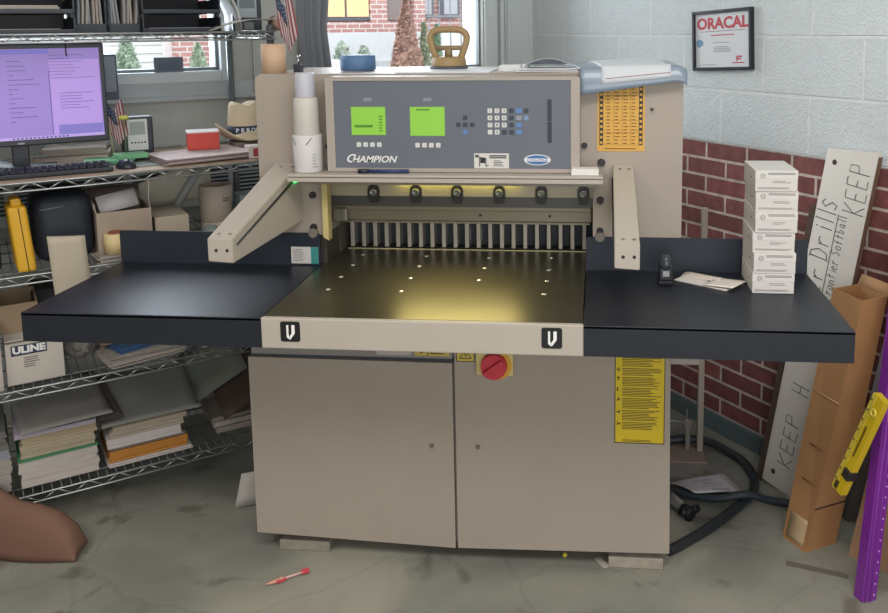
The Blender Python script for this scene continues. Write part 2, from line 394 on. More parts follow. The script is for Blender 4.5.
# ------------------------------------------------------------ the paper cutter
cut = thing('paper_cutter', 'large beige programmable paper cutter with black side tables and grey control panel', 'paper cutter', (0, .376, 0))
MX = Matrix.Translation((0, -.376, 0))
def mo(name, bm, mat, parent=None, label=None):
    """part of the cutter, drawn in floor coordinates (y=0 at the table's front edge)"""
    if parent is None:
        bmesh.ops.transform(bm, matrix=MX, verts=bm.verts[:]); return obj(name, bm, mat, cut, label)
    bmesh.ops.transform(bm, matrix=MX, verts=bm.verts[:]); return obj(name, bm, mat, parent, label)
def mt(name, s, size, parent, loc, mat, **k): return text(name, s, size, parent, (loc[0], loc[1]-.376, loc[2]), FR, mat, **k)
TZ = .893
# base cabinet
bm = new(); box(bm, -.600, .648, .392, .98, .052, .80, bev=.004); mo('cabinet', bm, BEIGE_D)
bm = new(); prism(bm, [(-.606, .068), (.0125, .047), (.0125, .631), (-.606, .634)], .372, .391)
d = mo('door', bm, BEIGE)
for dx, pz, px, par in ((0, .373, -.053, d),):
    bm = new(); frust(bm, (px, .3725, pz), (px, .366, pz), .006, .006, 14); mo('lock', bm, STEEL, par, 'small key lock')
bm = new(); bm2 = prism(bm, [(.020, .048), (.650, .062), (.643, .80), (.020, .80)], .372, .391)
d2 = mo('door', bm, BEIGE)
bm = new(); frust(bm, (.085, .3725, .375), (.085, .366, .375), .006, .006, 14); mo('lock', bm, STEEL, d2)
bm = new(); box(bm, -.60, .012, .384, .392, .640, .80); mo('cabinet_rail', bm, M('#8f8a86', .5))
bm = new(); box(bm, -.60, .02, .385, .3915, .628, .641); mo('gap_shade', bm, M('#40474d', .7))  # dark strip colours in the shade of the gap above the left door
# labels below the table
bm = new(); box(bm, -.215, -.112, .382, .384, .648, .70); mo('rating_label', bm, M('#b9b6b2', .5))
bm = new(); box(bm, -.100, .004, .382, .384, .648, .70); l = mo('warning_label', bm, M('#c9b154', .5))
bm = new(); box(bm, -.062, -.060, .381, .382, .648, .70); bars(bm, -.055, 0, .652, .69, 5, .382); frust(bm, (-.08, .3822, .668), (-.08, .381, .668), .011, .011, 16); mo('print', bm, INK, l)
bm = new(); box(bm, .026, .080, .370, .372, .638, .69); l = mo('warning_label', bm, M('#cdb455', .5), label='yellow high voltage warning label')
bm = new(); box(bm, .026, .080, .3695, .370, .638, .640); box(bm, .078, .080, .3695, .370, .638, .69); box(bm, .026, .028, .3695, .370, .638, .69)
for a, b in (((.036, .648), (.070, .648)), ((.036, .648), (.053, .676)), ((.070, .648), (.053, .676)), ((.055, .67), (.050, .662)), ((.050, .662), (.056, .66)), ((.056, .66), (.052, .652))):
    tube(bm, [(a[0], .3698, a[1]), (b[0], .3698, b[1])], .0011, 6)
mo('print', bm, INK, l)
bm = new(); box(bm, .487, .630, .3705, .372, .404, .69); l = mo('instruction_label', bm, M('#d9bd22', .5), label='tall yellow safety instruction label')
bm = new()
for x0, x1, z0, z1 in ((.487, .489, .404, .69), (.628, .630, .404, .69), (.487, .63, .404, .406)): box(bm, x0, x1, .3695, .3705, z0, z1)
zz = .675
for n in (8, 5, 6, 6, 7, 7, 5):
    h = n*.0048; bars(bm, .508, .624, zz-h, zz, n, .3705, fill=.36, jit=.35)
    for q in range(4):
        a = random.random()*PI; tube(bm, [(.497, .370, zz-.006), (.497+.006*math.cos(a*2), .370, zz-.006+.006*math.sin(a*2))], .0012, 5)
    zz -= h+.0030
bars(bm, .51, .60, .408, .416, 2, .3705)
mo('print', bm, INK, l)
# main switch
bm = new(); box(bm, .086, .194, .355, .372, .604, .675, bev=.003); sw = mo('main_switch', bm, M('#d6c884', .5))
bm = new(); frust(bm, (.139, .356, .636), (.139, .335, .636), .039, .037, 40); box(bm, -.034, .034, -.008, .008, -.008, .008, bev=.003, mat=Matrix.Translation((.139, .330, .636)) @ Matrix.Rotation(-PI/5, 4, 'Y'))
mo('switch_knob', bm, M('#c93a48', .4), sw, 'round red switch knob')
bm = new(); frust(bm, (.147, .357, .636), (.147, .352, .636), .043, .043, 40); mo('switch_ring', bm, M('#dca632', .5), sw)
# feet and the blocks under them
for x0, x1 in ((-.53, -.40), (.49, .62)):
    for y0 in (.42, .84):
        bm = new(); box(bm, x0+.02, x1-.02, y0, y0+.09, .034, .053); mo('foot', bm, M('#6f6b66', .6))
# centre table
bm = new(); box(bm, -.4, .4, .004, .80, TZ-.055, TZ, bev=.0015)
TB = M('#6f6957', .31, metal=.8, noise=.12, nscale=4, bump=.03, bscale=300)
tt = mo('table_top', bm, TB, label='polished steel cutting table')
for X0, Ys in ((-.305, (.592, .477, .352, .232)), (-.10, (.591, .477, .352, .229)), (.10, (.58, .468, .345)), (.293, (.592, .459, .348, .228))):
    for k, yy in enumerate(Ys):
        bm = new(); lathe(bm, [(.0075, -.0002), (.0065, .0008), (.003, .0018), (.0005, .002)], X0, yy, TZ, 14); mo('air_ball', bm, M('#f2efe2', .2, metal=.6), tt)
bm = new(); box(bm, -.402, .402, -.012, .004, TZ-.0785, TZ+.0005, bev=.003); ap = mo('front_apron', bm, BEIGE_L)
for X0 in (-.3265, .326):
    bm = new(); prism(bm, rrect(X0-.025, X0+.025, .834, .886, .006), -.0135, -.012); lg = mo('badge', bm, M('#17191c', .4), ap, 'black badge with a white V shape')
    bm = new()
    prism(bm, [(X0-.009, .877), (X0-.004, .877), (X0-.004, .853), (X0-.0025, .848), (X0-.0025, .840), (X0-.009, .846)], -.0145, -.0135)
    prism(bm, [(X0+.004, .877), (X0+.012, .877), (X0+.012, .856), (X0+.0005, .840), (X0-.0015, .840), (X0-.0015, .848), (X0+.004, .856)], -.0145, -.0135)
    mo('logo', bm, M('#eceae6', .5), lg)
# black side tables with back guards
SB = M('#1b2029', .40, noise=.05, nscale=30, bump=.02, bscale=900)
for s, x0, x1 in ((-1, -1.041, -.403), (1, .403, 1.038)):
    bm = new(); box(bm, x0, x1, -.008, .488, TZ-.010, TZ-.001, bev=.0015)
    for a in ((x0, x1, -.008, .0, TZ-.0785, TZ-.004), (x0, x1, .480, .488, TZ-.0785, TZ-.004), (x0, x0+.008, 0, .48, TZ-.0785, TZ-.004), (x1-.008, x1, 0, .48, TZ-.0785, TZ-.004)): box(bm, *a)
    st = mo('side_table', bm, SB, label='black steel side table')
    bm = new(); prism(bm, rrect(min(x0, x1), max(x0, x1), TZ-.02, TZ+.0985, .008), .470, .476); mo('back_guard', bm, M('#1f2732', .5), st)
bm = new(); box(bm, -.494, -.409, .4685, .470, TZ+.004, TZ+.056, bev=.0005); l = mo('sticker', bm, M('#d4d0cc', .5), label='small white and teal sticker')
bm = new(); bars(bm, -.488, -.45, TZ+.010, TZ+.050, 8, .4685, fill=.4); mo('print', bm, M('#9a9290', .6), l)
bm = new(); box(bm, -.432, -.409, .4680, .4685, TZ+.004, TZ+.056); mo('sticker_strip', bm, M('#3f8f8a', .5), l, 'teal strip')

# upper housing: an inverted U with the cutting mouth
XL, XR, ZT = -.586, .679, 1.474
bm = new()
P = [(XL, .985), (XL, ZT-.018), (XL+.006, ZT-.006), (XL+.018, ZT), (XR-.018, ZT), (XR-.006, ZT-.006), (XR, ZT-.018), (XR, .985), (.422, .985), (.422, 1.135), (.416, 1.146), (.404, 1.152), (-.372, 1.152), (-.381, 1.149), (-.386, 1.14), (-.386, .985)]
prism(bm, P, .480, .62)
hs = mo('housing', bm, BEIGE)
bm = new(); box(bm, XL+.004, XR-.004, .62, .93, 1.16, ZT-.002, bev=.01); mo('housing_cover', bm, BEIGE_L)
bm = new(); box(bm, XL+.01, -.41, .62, .93, .80, 1.16); mo('side_frame', bm, BEIGE_D)
bm = new(); box(bm, .43, XR-.01, .62, .93, .80, 1.16); mo('side_frame', bm, BEIGE_D)
bm = new(); prism(bm, [(-.385, .985), (-.368, .975), (-.368, 1.15), (-.385, 1.15)], .45, .482); mo('mouth_edge', bm, M('#c2b27a', .5), label='pale yellow edge guard of the cutting mouth')
bm = new(); box(bm, -.46, .46, .80, .812, TZ-.05, 1.2); mo('back_plate', bm, M('#2b3035', .6))
for x0, x1 in ((-.41, -.386), (.422, .445)):
    bm = new(); box(bm, x0, x1, .62, .80, TZ, 1.16); mo('mouth_cheek', bm, M('#5f5b52', .5))
for x0, x1 in ((-.45, -.388), (.424, .47)):
    bm = new(); box(bm, x0, x1, .492, .62, TZ, .984); mo('side_gauge', bm, M('#55524a', .4, metal=.5))
# knife beam with six bolt pockets
KB = M('#a8a08a', .4, metal=.25)
bm = new(); box(bm, -.386, .422, .525, .56, 1.098, 1.16); kb = mo('knife_beam', bm, KB)
for X0 in (-.245, -.114, .013, .141, .268, .394):
    bm = new()
    P = [(X0+.018*math.cos(a), 1.117+.018*math.sin(a)) for a in [PI*k/10 for k in range(11)]]+[(X0-.018, 1.098), (X0-.012, 1.078), (X0+.012, 1.078), (X0+.018, 1.098)]
    prism(bm, P, .516, .53); q = mo('bolt_pocket', bm, M('#353431', .4, metal=.4), kb)
    bm = new(); lathe(bm, [(.012, 0), (.012, .006), (.006, .007), (.005, .003), (.001, .003)], 0, 0, 0, 20, axis=Matrix.Translation((X0, .516, 1.112)) @ Matrix.Rotation(PI/2, 4, 'X'))
    mo('bolt', bm, M('#8d918c', .3, metal=.8), q)
bm = new(); box(bm, -.386, .422, .545, .575, 1.062, 1.098); mo('knife', bm, M('#5b5b58', .4, metal=.6))
bm = new(); box(bm, -.386, .418, .55, .62, 1.048, 1.062, bev=.002); box(bm, -.35, .418, .575, .60, 1.010, 1.048, bev=.002); box(bm, -.35, .412, .57, .60, 1.004, 1.010)
cl = mo('clamp', bm, M('#8c8674', .38, metal=.6))
bm = new(); box(bm, -.386, -.335, .54, .60, 1.01, 1.056, bev=.008, seg=3); frust(bm, (-.36, .54, 1.045), (-.36, .532, 1.045), .008, .008, 12); mo('clamp_end', bm, M('#8a8678', .4, metal=.5), cl)
for X0 in (.075, .29):
    bm = new(); frust(bm, (X0, .575, 1.03), (X0, .571, 1.03), .004, .004, 10); mo('screw', bm, INK, cl)
# back gauge: a row of slim fins
bm = new(); box(bm, -.385, .42, .735, .78, TZ+.002, TZ+.13); bg_ = mo('back_gauge', bm, M('#3b4046', .5, metal=.3))
for k in range(21):
    X0 = -.366+k*.0380
    bm = new(); box(bm, X0-.0065, X0+.0065, .69, .735, TZ+.002, TZ+.125, bev=.0015); mo('fin', bm, M('#c2bdb0', .4, metal=.35), bg_)
for X0 in (.017, .055):
    bm = new(); box(bm, X0-.005, X0+.005, .722, .735, TZ+.02, TZ+.06, bev=.003); mo('latch', bm, M('#b9b7ae', .4), bg_)
bm = new(); box(bm, -.375, .40, .668, .674, TZ+.0002, TZ+.0022); mo('cutting_stick', bm, M('#d8cf9e', .4), label='pale cutting stick')
# work light tucked behind the lower lip of the housing
bm = new(); frust(bm, (-.17, .512, 1.1465), (.20, .512, 1.1465), .005, .005, 12); mo('light_tube', bm, M('#ecdc58', .4, emit=12), label='glowing yellow work light')
wl = bpy.data.lights.new('work_light', 'AREA'); wl.shape = 'RECTANGLE'; wl.size = .36; wl.size_y = .02; wl.energy = .5; wl.color = (1, .84, .36)
wo = bpy.data.objects.new('work_light', wl); C.objects.link(wo); wo.parent = cut; wo.location = (.015, .497-.376, 1.135); wo.rotation_euler = (math.radians(-38), 0, 0); wl.spread = math.radians(100)

# control console
BZ = M('#9b9289', .45)
bm = new()
prism(bm, rrect(-.347, .386, 1.193, 1.469, .014), .402, .482)
con = mo('control_console', bm, BZ)
bm = new()
# raised bezel
for P in ([(-.345, 1.195), (.384, 1.195), (.36, 1.206), (-.321, 1.206)], [(-.345, 1.467), (-.321, 1.458), (.36, 1.458), (.384, 1.467)], [(-.345, 1.195), (-.321, 1.206), (-.321, 1.458), (-.345, 1.467)], [(.384, 1.195), (.384, 1.467), (.36, 1.458), (.36, 1.206)]):
    prism(bm, P, .396, .403)
mo('bezel', bm, M('#a69d93', .45), con)
bm = new(); prism(bm, rrect(-.323, .362, 1.204, 1.46, .006), .3985, .4025)
pn = mo('control_panel', bm, M('#656b75', .5), con, 'slate grey membrane panel')
y0 = .3985
def flat(name, x0, x1, z0, z1, mat, parent, d=.0012, yy=y0, label=None):
    bm = new(); box(bm, x0, x1, yy-d, yy, z0, z1); return mo(name, bm, mat, parent, label)
GS = M('#86bf45', .4, emit=.20); GD = M('#4f8a2c', .5)
d1 = flat('display', -.271, -.171, 1.302, 1.383, GS, pn, label='lit green display')
bm = new(); box(bm, -.262, -.208, y0-.0018, y0-.0012, 1.324, 1.331); bars(bm, -.19, -.178, 1.31, 1.36, 6, y0-.0012, fill=.4); mo('readout', bm, GD, d1)
d2_ = flat('display', -.099, .001, 1.300, 1.383, GS, pn, label='lit green display')
bm = new(); bars(bm, -.08, -.04, 1.371, 1.379, 1, y0-.0012, fill=.5); mo('readout', bm, GD, d2_)
KW = M('#d5d5d0', .5); KD = M('#3a3f48', .5); KBl = M('#5c83b8', .5)
def key(x, z, m, glyph=None, s=.0065, sx=1):
    bm = new(); prism(bm, rrect(x-s*sx, x+s*sx, z-s, z+s, .0015, 2), y0-.0018, y0); k = mo('key', bm, m, pn)
    if glyph: mt('glyph', glyph, .011, k, (x, y0-.002, z), INK if m is KW else KW, ext=.0002)
for X0 in (-.251, -.231, -.211, -.191): key(X0, 1.274, KW, '-')
for X0 in (-.079, -.059, -.039, -.019): key(X0, 1.273, KW, '-')
for X0, z, m in ((.060, 1.352, KD), (.040, 1.332, KD), (.060, 1.332, KD), (.080, 1.332, KD), (.060, 1.312, KBl)): key(X0, z, m, None, .006)
rows = [('1', '2', '3'), ('4', '5', '6'), ('7', '8', '9'), ('.', '0', None)]
for r in range(4):
    z = 1.372-r*.0203
    for c in range(3): key(.131+c*.0203, z, KW if rows[r][c] else KD, rows[r][c])
    key(.192, z, KD)
    key(.2135, z, KBl if r != 1 else M('#8d9199', .5), None, .0065, 1.25)
    if r == 0: key(.234, z, KD)
    if r == 1: key(.234, z, M('#7d93b3', .5))
for z0, z1 in ((1.343, 1.404), (1.281, 1.341)): flat('card_slot', .294, .306, z0, z1, M('#2b2f38', .4), pn)
mt('brand_lettering', 'C', .034, pn, (-.279, y0-.0006, 1.2325), WHITE, shear=.3, offset=.0006, sx=1.1)
mt('brand_lettering', 'HAMPION', .0265, pn, (-.2085, y0-.0006, 1.2305), WHITE, shear=.3, offset=.0006, sx=1.08)
for X0 in (-.222, -.048):
    bm = new(); prism(bm, rrect(X0-.012, X0+.012, 1.399, 1.409, .002, 2), y0-.0008, y0); mo('panel_mark', bm, M('#868b92', .5), pn)
l = flat('dealer_label', .084, .184, 1.207, 1.250, M('#d2cfca', .5), pn, label='small white printed label')
bm = new(); bars(bm, .128, .178, 1.235, 1.246, 2, y0-.0012, fill=.6, jit=.1); bars(bm, .14, .17, 1.212, 1.231, 4, y0-.0012); tube(bm, [(.1, y0-.0015, 1.212), (.1, y0-.0015, 1.24), (.118, y0-.0015, 1.235), (.118, y0-.0015, 1.212), (.125, y0-.0015, 1.216)], .0015, 5); box(bm, .102, .116, y0-.0018, y0-.0012, 1.222, 1.238); bars(bm, .087, .099, 1.238, 1.246, 2, y0-.0012, fill=.8); mo('print', bm, INK, l)
bm = new(); prism(bm, [(.265+.038*math.cos(a), 1.232+.0155*math.sin(a)) for a in [2*PI*k/32 for k in range(32)]], y0-.0012, y0); ov = mo('maker_badge', bm, WHITE, pn, 'white and blue oval badge')
bm = new(); prism(bm, [(.265+.034*math.cos(a), 1.232+.0132*math.sin(a)) for a in [2*PI*k/32 for k in range(32)]], y0-.0018, y0-.0012); mo('badge_field', bm, M('#3f6ea8', .5), ov)
bm = new(); box(bm, .231, .299, y0-.0022, y0-.0018, 1.2275, 1.2365); mo('badge_band', bm, WHITE, ov)
mt('badge_lettering', 'CHALLENGE', .0105, ov, (.265, y0-.0025, 1.232), M('#2d558c', .5), ext=.0002)
# ledge below the console
bm = new(); box(bm, -.452, .450, .352, .482, 1.182, 1.193, bev=.002); box(bm, -.452, .450, .352, .357, 1.172, 1.186); mo('ledge', bm, BEIGE_L)
bm = new(); box(bm, -.44, .44, .42, .481, 1.152, 1.182); mo('beam_cover', bm, M('#8e877b', .45, metal=.2))
for X0 in (-.165, .175):
    bm = new(); frust(bm, (X0, .42, 1.168), (X0, .414, 1.168), .004, .004, 12); mo('screw', bm, INK)
# bolts on the housing face
for X0, z, rr in ((-.422, 1.108, .011), (-.423, 1.009, .011), (.443, 1.101, .011), (.443, 1.008, .011), (.446, 1.212, .012), (-.366, 1.258, .010), (.590, 1.368, .0045), (.397, 1.262, .009), (-.53, 1.196, .006)):
    bm = new(); frust(bm, (X0, .481, z), (X0, .470, z), rr, rr*.85, 18); frust(bm, (X0, .470, z), (X0, .4695, z), rr*.45, rr*.45, 6); mo('bolt', bm, M('#2a2a2c', .5))
for X0 in (-.423, .443):
    bm = new(); frust(bm, (X0, .479, .992), (X0, .4665, .992), .014, .014, 20); mo('boss', bm, M('#7d766c', .5))
# orange conversion chart
l = None
bm = new(); box(bm, .434, .570, .4785, .48, 1.246, 1.44); l = mo('conversion_chart', bm, M('#d6a448', .5), label='orange conversion chart with black side columns')
bm = new()
for x0 in (.440, .553):
    box(bm, x0, x0+.011, .478, .4785, 1.264, 1.44)
mo('chart_column', bm, M('#30302f', .6), l)
bm = new()
for k in range(11):
    for x0 in (.442, .555): box(bm, x0, x0+.007, .4775, .478, 1.268+k*.0155, 1.275+k*.0155)
mo('chart_marks', bm, M('#d6a448', .5), l)
bm = new()
for c in range(4):
    for k in range(17):
        x0 = .457+c*.0240; z0 = 1.268+k*.0098
        box(bm, x0+.003, x0+.003+random.uniform(.008, .015), .478, .4785, z0, z0+.0025)
for c in range(1, 4): box(bm, .457+c*.0240-.0005, .457+c*.0240+.0003, .4783, .4785, 1.264, 1.44)
for k in range(5): box(bm, .454, .551, .4783, .4785, 1.264+k*.036, 1.2648+k*.036)
bars(bm, .455, .55, 1.251, 1.256, 1, .4785, fill=.5, jit=.1)
mo('print', bm, M('#6d4e1c', .7), l)
# guard arms reaching out over the side tables
def arm(F, Rr, zb_rear, mirror):
    # F: front (x0,x1), Rr: rear (x0,x1)
    lo = [(F[0], .10, 1.004), (F[1], .10, 1.000), (Rr[1], .48, zb_rear), (Rr[0], .48, zb_rear)]
    hi = [(F[0], .10, 1.066), (F[1], .10, 1.064), (Rr[1], .48, 1.207), (Rr[0], .48, 1.207)]
    bm = new(); hexa(bm, lo, hi)
    bmesh.ops.bevel(bm, geom=[e for e in bm.edges], offset=.002, segments=2, affect='EDGES')
    g = mo('guard_arm', bm, BEIGE_L)
    for t in (.34, .78):
        x = F[0]*(1-t)+F[1]*t
        bm = new(); frust(bm, (x, .1005, 1.034), (x, .0992, 1.034), .0045, .0045, 14); mo('screw_hole', bm, INK, g)
        bm = new(); frust(bm, (x, .122, 1.0735), (x, .122, 1.0755), .0045, .0045, 14); mo('screw', bm, M('#8a7f70', .4, metal=.5), g)
        x = Rr[0]*(1-t)+Rr[1]*t
        bm = new(); frust(bm, (x, .455, 1.197), (x, .455, 1.2), .004, .004, 14); mo('screw', bm, M('#8a7f70', .4, metal=.5), g)
    return g
gl = arm((-.582, -.514), (-.535, -.455), 1.03, 0)
bm = new()
A = Vector((-.5125, .12, 1.045)); B = Vector((-.4585, .455, 1.170))
tube(bm, [A, B], .0045, 6); mo('sensor_slot', bm, M('#2b2b2c', .5), gl, 'dark light-curtain slot')
bm = new(); box(bm, -.462, -.452, .42, .44, 1.155, 1.17); mo('indicator', bm, M('#3fe06a', .4, emit=1.5), gl, 'small green indicator light')
gr = arm((.478, .541), (.480, .538), 1.06, 1)
bm = new(); A = Vector((.4765, .12, 1.045)); B = Vector((.4785, .455, 1.170)); tube(bm, [A, B], .003, 6); mo('sensor_slot', bm, M('#2b2b2c', .5), gr)
# rear table behind the knife
bm = new(); box(bm, -.40, .42, .98, 1.30, .62, .88, bev=.004); mo('rear_table', bm, BEIGE_D)

# blocks that raise the feet
def shim(x0, x1, y, label, colr, h=.034):
    t = new(); box(t, 0, x1-x0, 0, .16, 0, h, bev=.003); return solo('support_block', t, M(colr, .9, noise=.15, nscale=30), label, 'block', (x0, y, 0), 0)
shim(-.545, -.385, .39, 'worn grey wooden block under the left front foot of the cutter', '#8d877a')
shim(.472, .634, .385, 'pale scuffed wooden block under the right front foot of the cutter', '#a0978a')
for x0 in (-.545, .472): shim(x0, x0+.16, .81, 'wooden block under the %s rear foot of the cutter' % ('left' if x0 < 0 else 'right'), '#8d877a')

# ------------------------------------------------------------ things on the cutter
# silicone can in its printed sleeve, standing on the ledge
t = thing('spray_can', 'tall white spray can in a printed white sleeve, left of the control panel', 'can', (-.408, .410, 1.193))
bm = new(); lathe(bm, [(.040, 0), (.0415, .004), (.0425, .108), (.041, .110), (.038, .109)], seg=36); box_ = obj('sleeve', bm, M('#cfcbc9', .6), t)
bm = new()
for k in range(5):
    for a0 in (-2.6, -.95):
        pts = [(.0428*math.cos(a0+q*.08), .0428*math.sin(a0+q*.08), .018+k*.009) for q in range(4 if k else 6)]
        tube(bm, pts, .0007, 4)
for a0, s in ((-2.5, 1), (-.95, -1)):
    tube(bm, [(.0428*math.cos(a0+s*q*.1), .0428*math.sin(a0+s*q*.1), .103-q*.005) for q in range(5)], .0012, 5)
obj('print', bm, M('#5c6070', .6), box_)
bm = new(); lathe(bm, [(.035, .105), (.037, .112), (.036, .19), (.034, .215), (.029, .218)], seg=32); obj('can_body', bm, M('#c6c0b8', .45), t)
bm = new(); lathe(bm, [(.028, .216), (.029, .222), (.027, .283), (.024, .288), (.001, .289)], seg=32); obj('cap', bm, M('#bcbcc4', .4), t)
# pen and strip on the ledge
t = thing('marker_pen', 'dark blue pen lying on the ledge under the control panel', 'pen', (-.175, .378, 1.1995))
bm = new(); frust(bm, (-.045, 0, 0), (.072, .004, 0), .0055, .0055, 12); obj('barrel', bm, M('#2c3a66', .4), t)
bm = new(); frust(bm, (-.075, -.002, 0), (-.045, 0, 0), .0065, .0065, 12); obj('cap', bm, M('#1c2334', .4), t)
bm = new(); box(bm, -.0385, .0385, -.02, .02, 0, .016, bev=.002); box(bm, -.037, .037, -.019, .019, .016, .019, bev=.001)
solo('card_pack', bm, M('#dfdbd6', .7), 'small white pack of cards on the right end of the ledge', 'card pack', (.400, .385, 1.193))
# suction lifter
t = thing('suction_lifter', 'tan hand suction lifter standing on top of the cutter', 'suction lifter', (-.036, .70, ZT), -.03)
SC = M('#9c8358', .5)
bm = new(); lathe(bm, [(.060, 0), (.061, .006), (.058, .012)], seg=36); obj('suction_cup', bm, M('#4a4f57', .5), t)
bm = new(); lathe(bm, [(.0555, .010), (.056, .014), (.054, .034), (.048, .040), (.001, .040)], seg=36); obj('base', bm, SC, t)
bm = new(); tube(bm, [(-.040, 0, .036), (-.058, 0, .085), (-.060, 0, .105), (-.050, 0, .120), (-.030, 0, .126), (.030, 0, .126), (.050, 0, .120), (.060, 0, .105), (.058, 0, .085), (.040, 0, .036)], .011, 10, smooth=2); obj('handle', bm, SC, t)
bm = new(); frust(bm, (-.050, 0, .068), (.050, 0, .068), .0075, .0075, 12); frust(bm, (0, 0, .038), (0, 0, .072), .013, .011, 14); obj('crossbar', bm, M('#8d7857', .5), t)
bm = new(); lathe(bm, [(.054, 0), (.056, .003), (.055, .046), (.052, .048), (.001, .0485)], seg=40)
solo('round_tin', bm, M('#51739b', .5), 'blue round tin on top of the cutter, left of the suction lifter', 'tin', (-.322, .67, ZT))
t = thing('trophy', 'tiny trophy with silver figure on a dark block on the cutter', 'trophy', (-.487, .585, ZT))
bm = new(); box(bm, -.012, .012, -.012, .012, 0, .024, bev=.001); obj('base', bm, M('#3a3f46', .4), t)
bm = new(); tube(bm, [(0, 0, .024), (0, 0, .034), (.002, 0, .042)], .003, 8); tube(bm, [(-.006, 0, .05), (0, 0, .040), (.007, 0, .052)], .0018, 6); frust(bm, (.002, 0, .044), (.002, 0, .051), .003, .002, 10); obj('figure', bm, CHROME, t)
t = thing('paper_roll', 'tan cardboard core roll standing on the left end of the cutter', 'roll', (-.540, .52, ZT))
bm = new(); lathe(bm, [(.022, .088), (.036, .088), (.036, 0), (.022, 0), (.022, .088)], seg=32); obj('roll', bm, M('#c9a88b', .7), t)
def pageblock(name, x, y, z, w, d, h, colr, label, cat='papers', rz=0, room=False, n=6, jit=.006, group=None, tilt=0):
    bm = new()
    for k in range(n):
        a = random.uniform(-1, 1)*jit*3; dx, dy = random.uniform(-jit, jit), random.uniform(-jit, jit)
        zz0 = h*k/n+.0002*(k > 0); m4 = Matrix.Translation((dx, dy, 0)) @ Matrix.Rotation(a, 4, 'Z')
        box(bm, -w/2, w/2, -d/2, d/2, zz0, h*(k+1)/n-.0004, mat=m4)
    if tilt: bmesh.ops.rotate(bm, cent=(0, 0, 0), matrix=Matrix.Rotation(tilt, 3, 'Y'), verts=bm.verts[:])
    mat = M(colr, .8, noise=.04, nscale=30)
    if room: return rsolo(name, bm, mat, label, cat, x, y, z, rz, group)
    return solo(name, bm, mat, label, cat, (x, y, z), rz, group)
bm = new(); box(bm, -.14, .14, -.10, .10, 0, .003); solo('white_board_sheet', bm, M('#d3d6dc', .6), 'flat white card lying on the cutter under the suction lifter', 'card', (-.02, .585, ZT))
bm = new(); box(bm, -.032, .032, -.022, .022, 0, .02, bev=.002); box(bm, .036, .056, -.018, .018, 0, .022, bev=.002); tube(bm, [(-.026, -.0225, .0), (-.026, -.0235, .02)], .001, 4)
solo('card_pack', bm, M('#d8d9da', .6), 'small white carton and stack of cards on top of the cutter', 'cards', (.175, .56, ZT))
pageblock('papers', .295, .56, ZT, .20, .14, .012, '#d9dadd', 'loose white papers on the cutter beside the clear folder', rz=.05, n=4, jit=.009)
bm = new(); sheet(bm, lambda u, v: (-.05+.14*u, -.06+.11*v, .008+.022*math.sin(u*PI)*(1-v)+.004), 12, 6, .0012)
solo('curled_leaflet', bm, M('#aeb3bd', .5), 'curled grey blue leaflet lying on the loose white papers', 'leaflet', (.27, .55, ZT+.008), 0)
# clear folder drooping over the right corner
def fold(u, v):  # u: left to right, v: back to front
    B = Vector((.335+.33*u, .74, .010+.010*u)); F_ = Vector((.385+.30*u, .462, .012+.006*u))
    if v < .72: p = B.lerp(F_, v/.72); p.z += .012*math.sin(u*PI)*(1-v)+.004*math.sin(v*5)
    else:
        k = (v-.72)/.28; p = Vector(F_); p.y -= .022*math.sin(k*PI/2); p.z += .006*(1-k)-(.074-.036*u)*k**1.4
    p.z -= .03*max(0, u-.9)*10*max(0, u-.9)*5
    return (p.x, p.y, ZT+p.z)
t = thing('clear_folder', 'clear bluish plastic folder with a sheet inside, drooping over the right top corner', 'folder', (0, 0, ZT))
bm = new(); sheet(bm, lambda u, v: tuple(Vector(fold(u, v))-Vector((0, 0, ZT))), 24, 24, .002); obj('cover', bm, M('#8392a2', .3, coat=.3), t)
bm = new(); sheet(bm, lambda u, v: tuple(Vector(fold(.20+.65*u, .1+.84*v))+Vector((0, -.0010, -ZT+.0019))), 16, 20, .001); obj('inner_sheet', bm, M('#c9cdd2', .6), t)
bm = new(); tube(bm, [Vector(fold(.24+.6*k/10, .90-.01*k/10))+Vector((0, -.002, -ZT+.0042)) for k in range(11)], .0009, 5); obj('red_line', bm, M('#9c6a66', .6), t)

# ------------------------------------------------------------ on the side tables
t = thing('stapler', 'small black desk stapler standing on end on the right side table', 'stapler', (.625, .345, TZ))
bm = new(); box(bm, -.021, .021, -.018, .030, 0, .012, bev=.003); obj('base', bm, BLACKM, t)
bm = new(); box(bm, -.018, .018, -.014, .022, .012, .046, bev=.003); obj('body', bm, M('#23262b', .4), t)
bm = new(); lathe(bm, [(.018, .044), (.019, .055), (.016, .072), (.009, .080), (.001, .081)], seg=24, cy=.003); obj('cap', bm, M('#3b4044', .25), t)
bm = new(); box(bm, -.009, .009, -.0155, -.014, .024, .040); obj('label_plate', bm, M('#9a9c9e', .4), t)
t = thing('envelope', 'opened white envelope lying on the right side table beside the stapler', 'envelope', (.748, .365, TZ), -.62)
EN = M('#dfd9d2', .75)
bm = new(); box(bm, -.085, .075, -.045, .045, 0, .0025); obj('pocket', bm, EN, t)
bm = new(); sheet(bm, lambda u, v: (-.085+.11*u, .045-.02*v*(1-u)-.035*v, .0035+.006*math.sin(v*PI)), 6, 6, .001); obj('flap', bm, M('#cfc4b8', .75), t)
bm = new(); sheet(bm, lambda u, v: (.005+.085*u, -.05+.085*v+.012*u, .006+.004*u), 6, 6, .001); obj('enclosed_card', bm, M('#e0d8cd', .75), t)
bm = new(); frust(bm, (0, .002, .0025), (0, .002, .0032), .006, .006, 12); obj('ink_dot', bm, INK, t)
places = ['bottom box of the stack of six on the right side table', 'second box from the bottom of the stack of six', 'third box from the bottom of the stack of six',
          'fourth box from the bottom of the stack of six', 'fifth box from the bottom, just under the top box of the stack', 'top box of the stack of six by the brick wall']
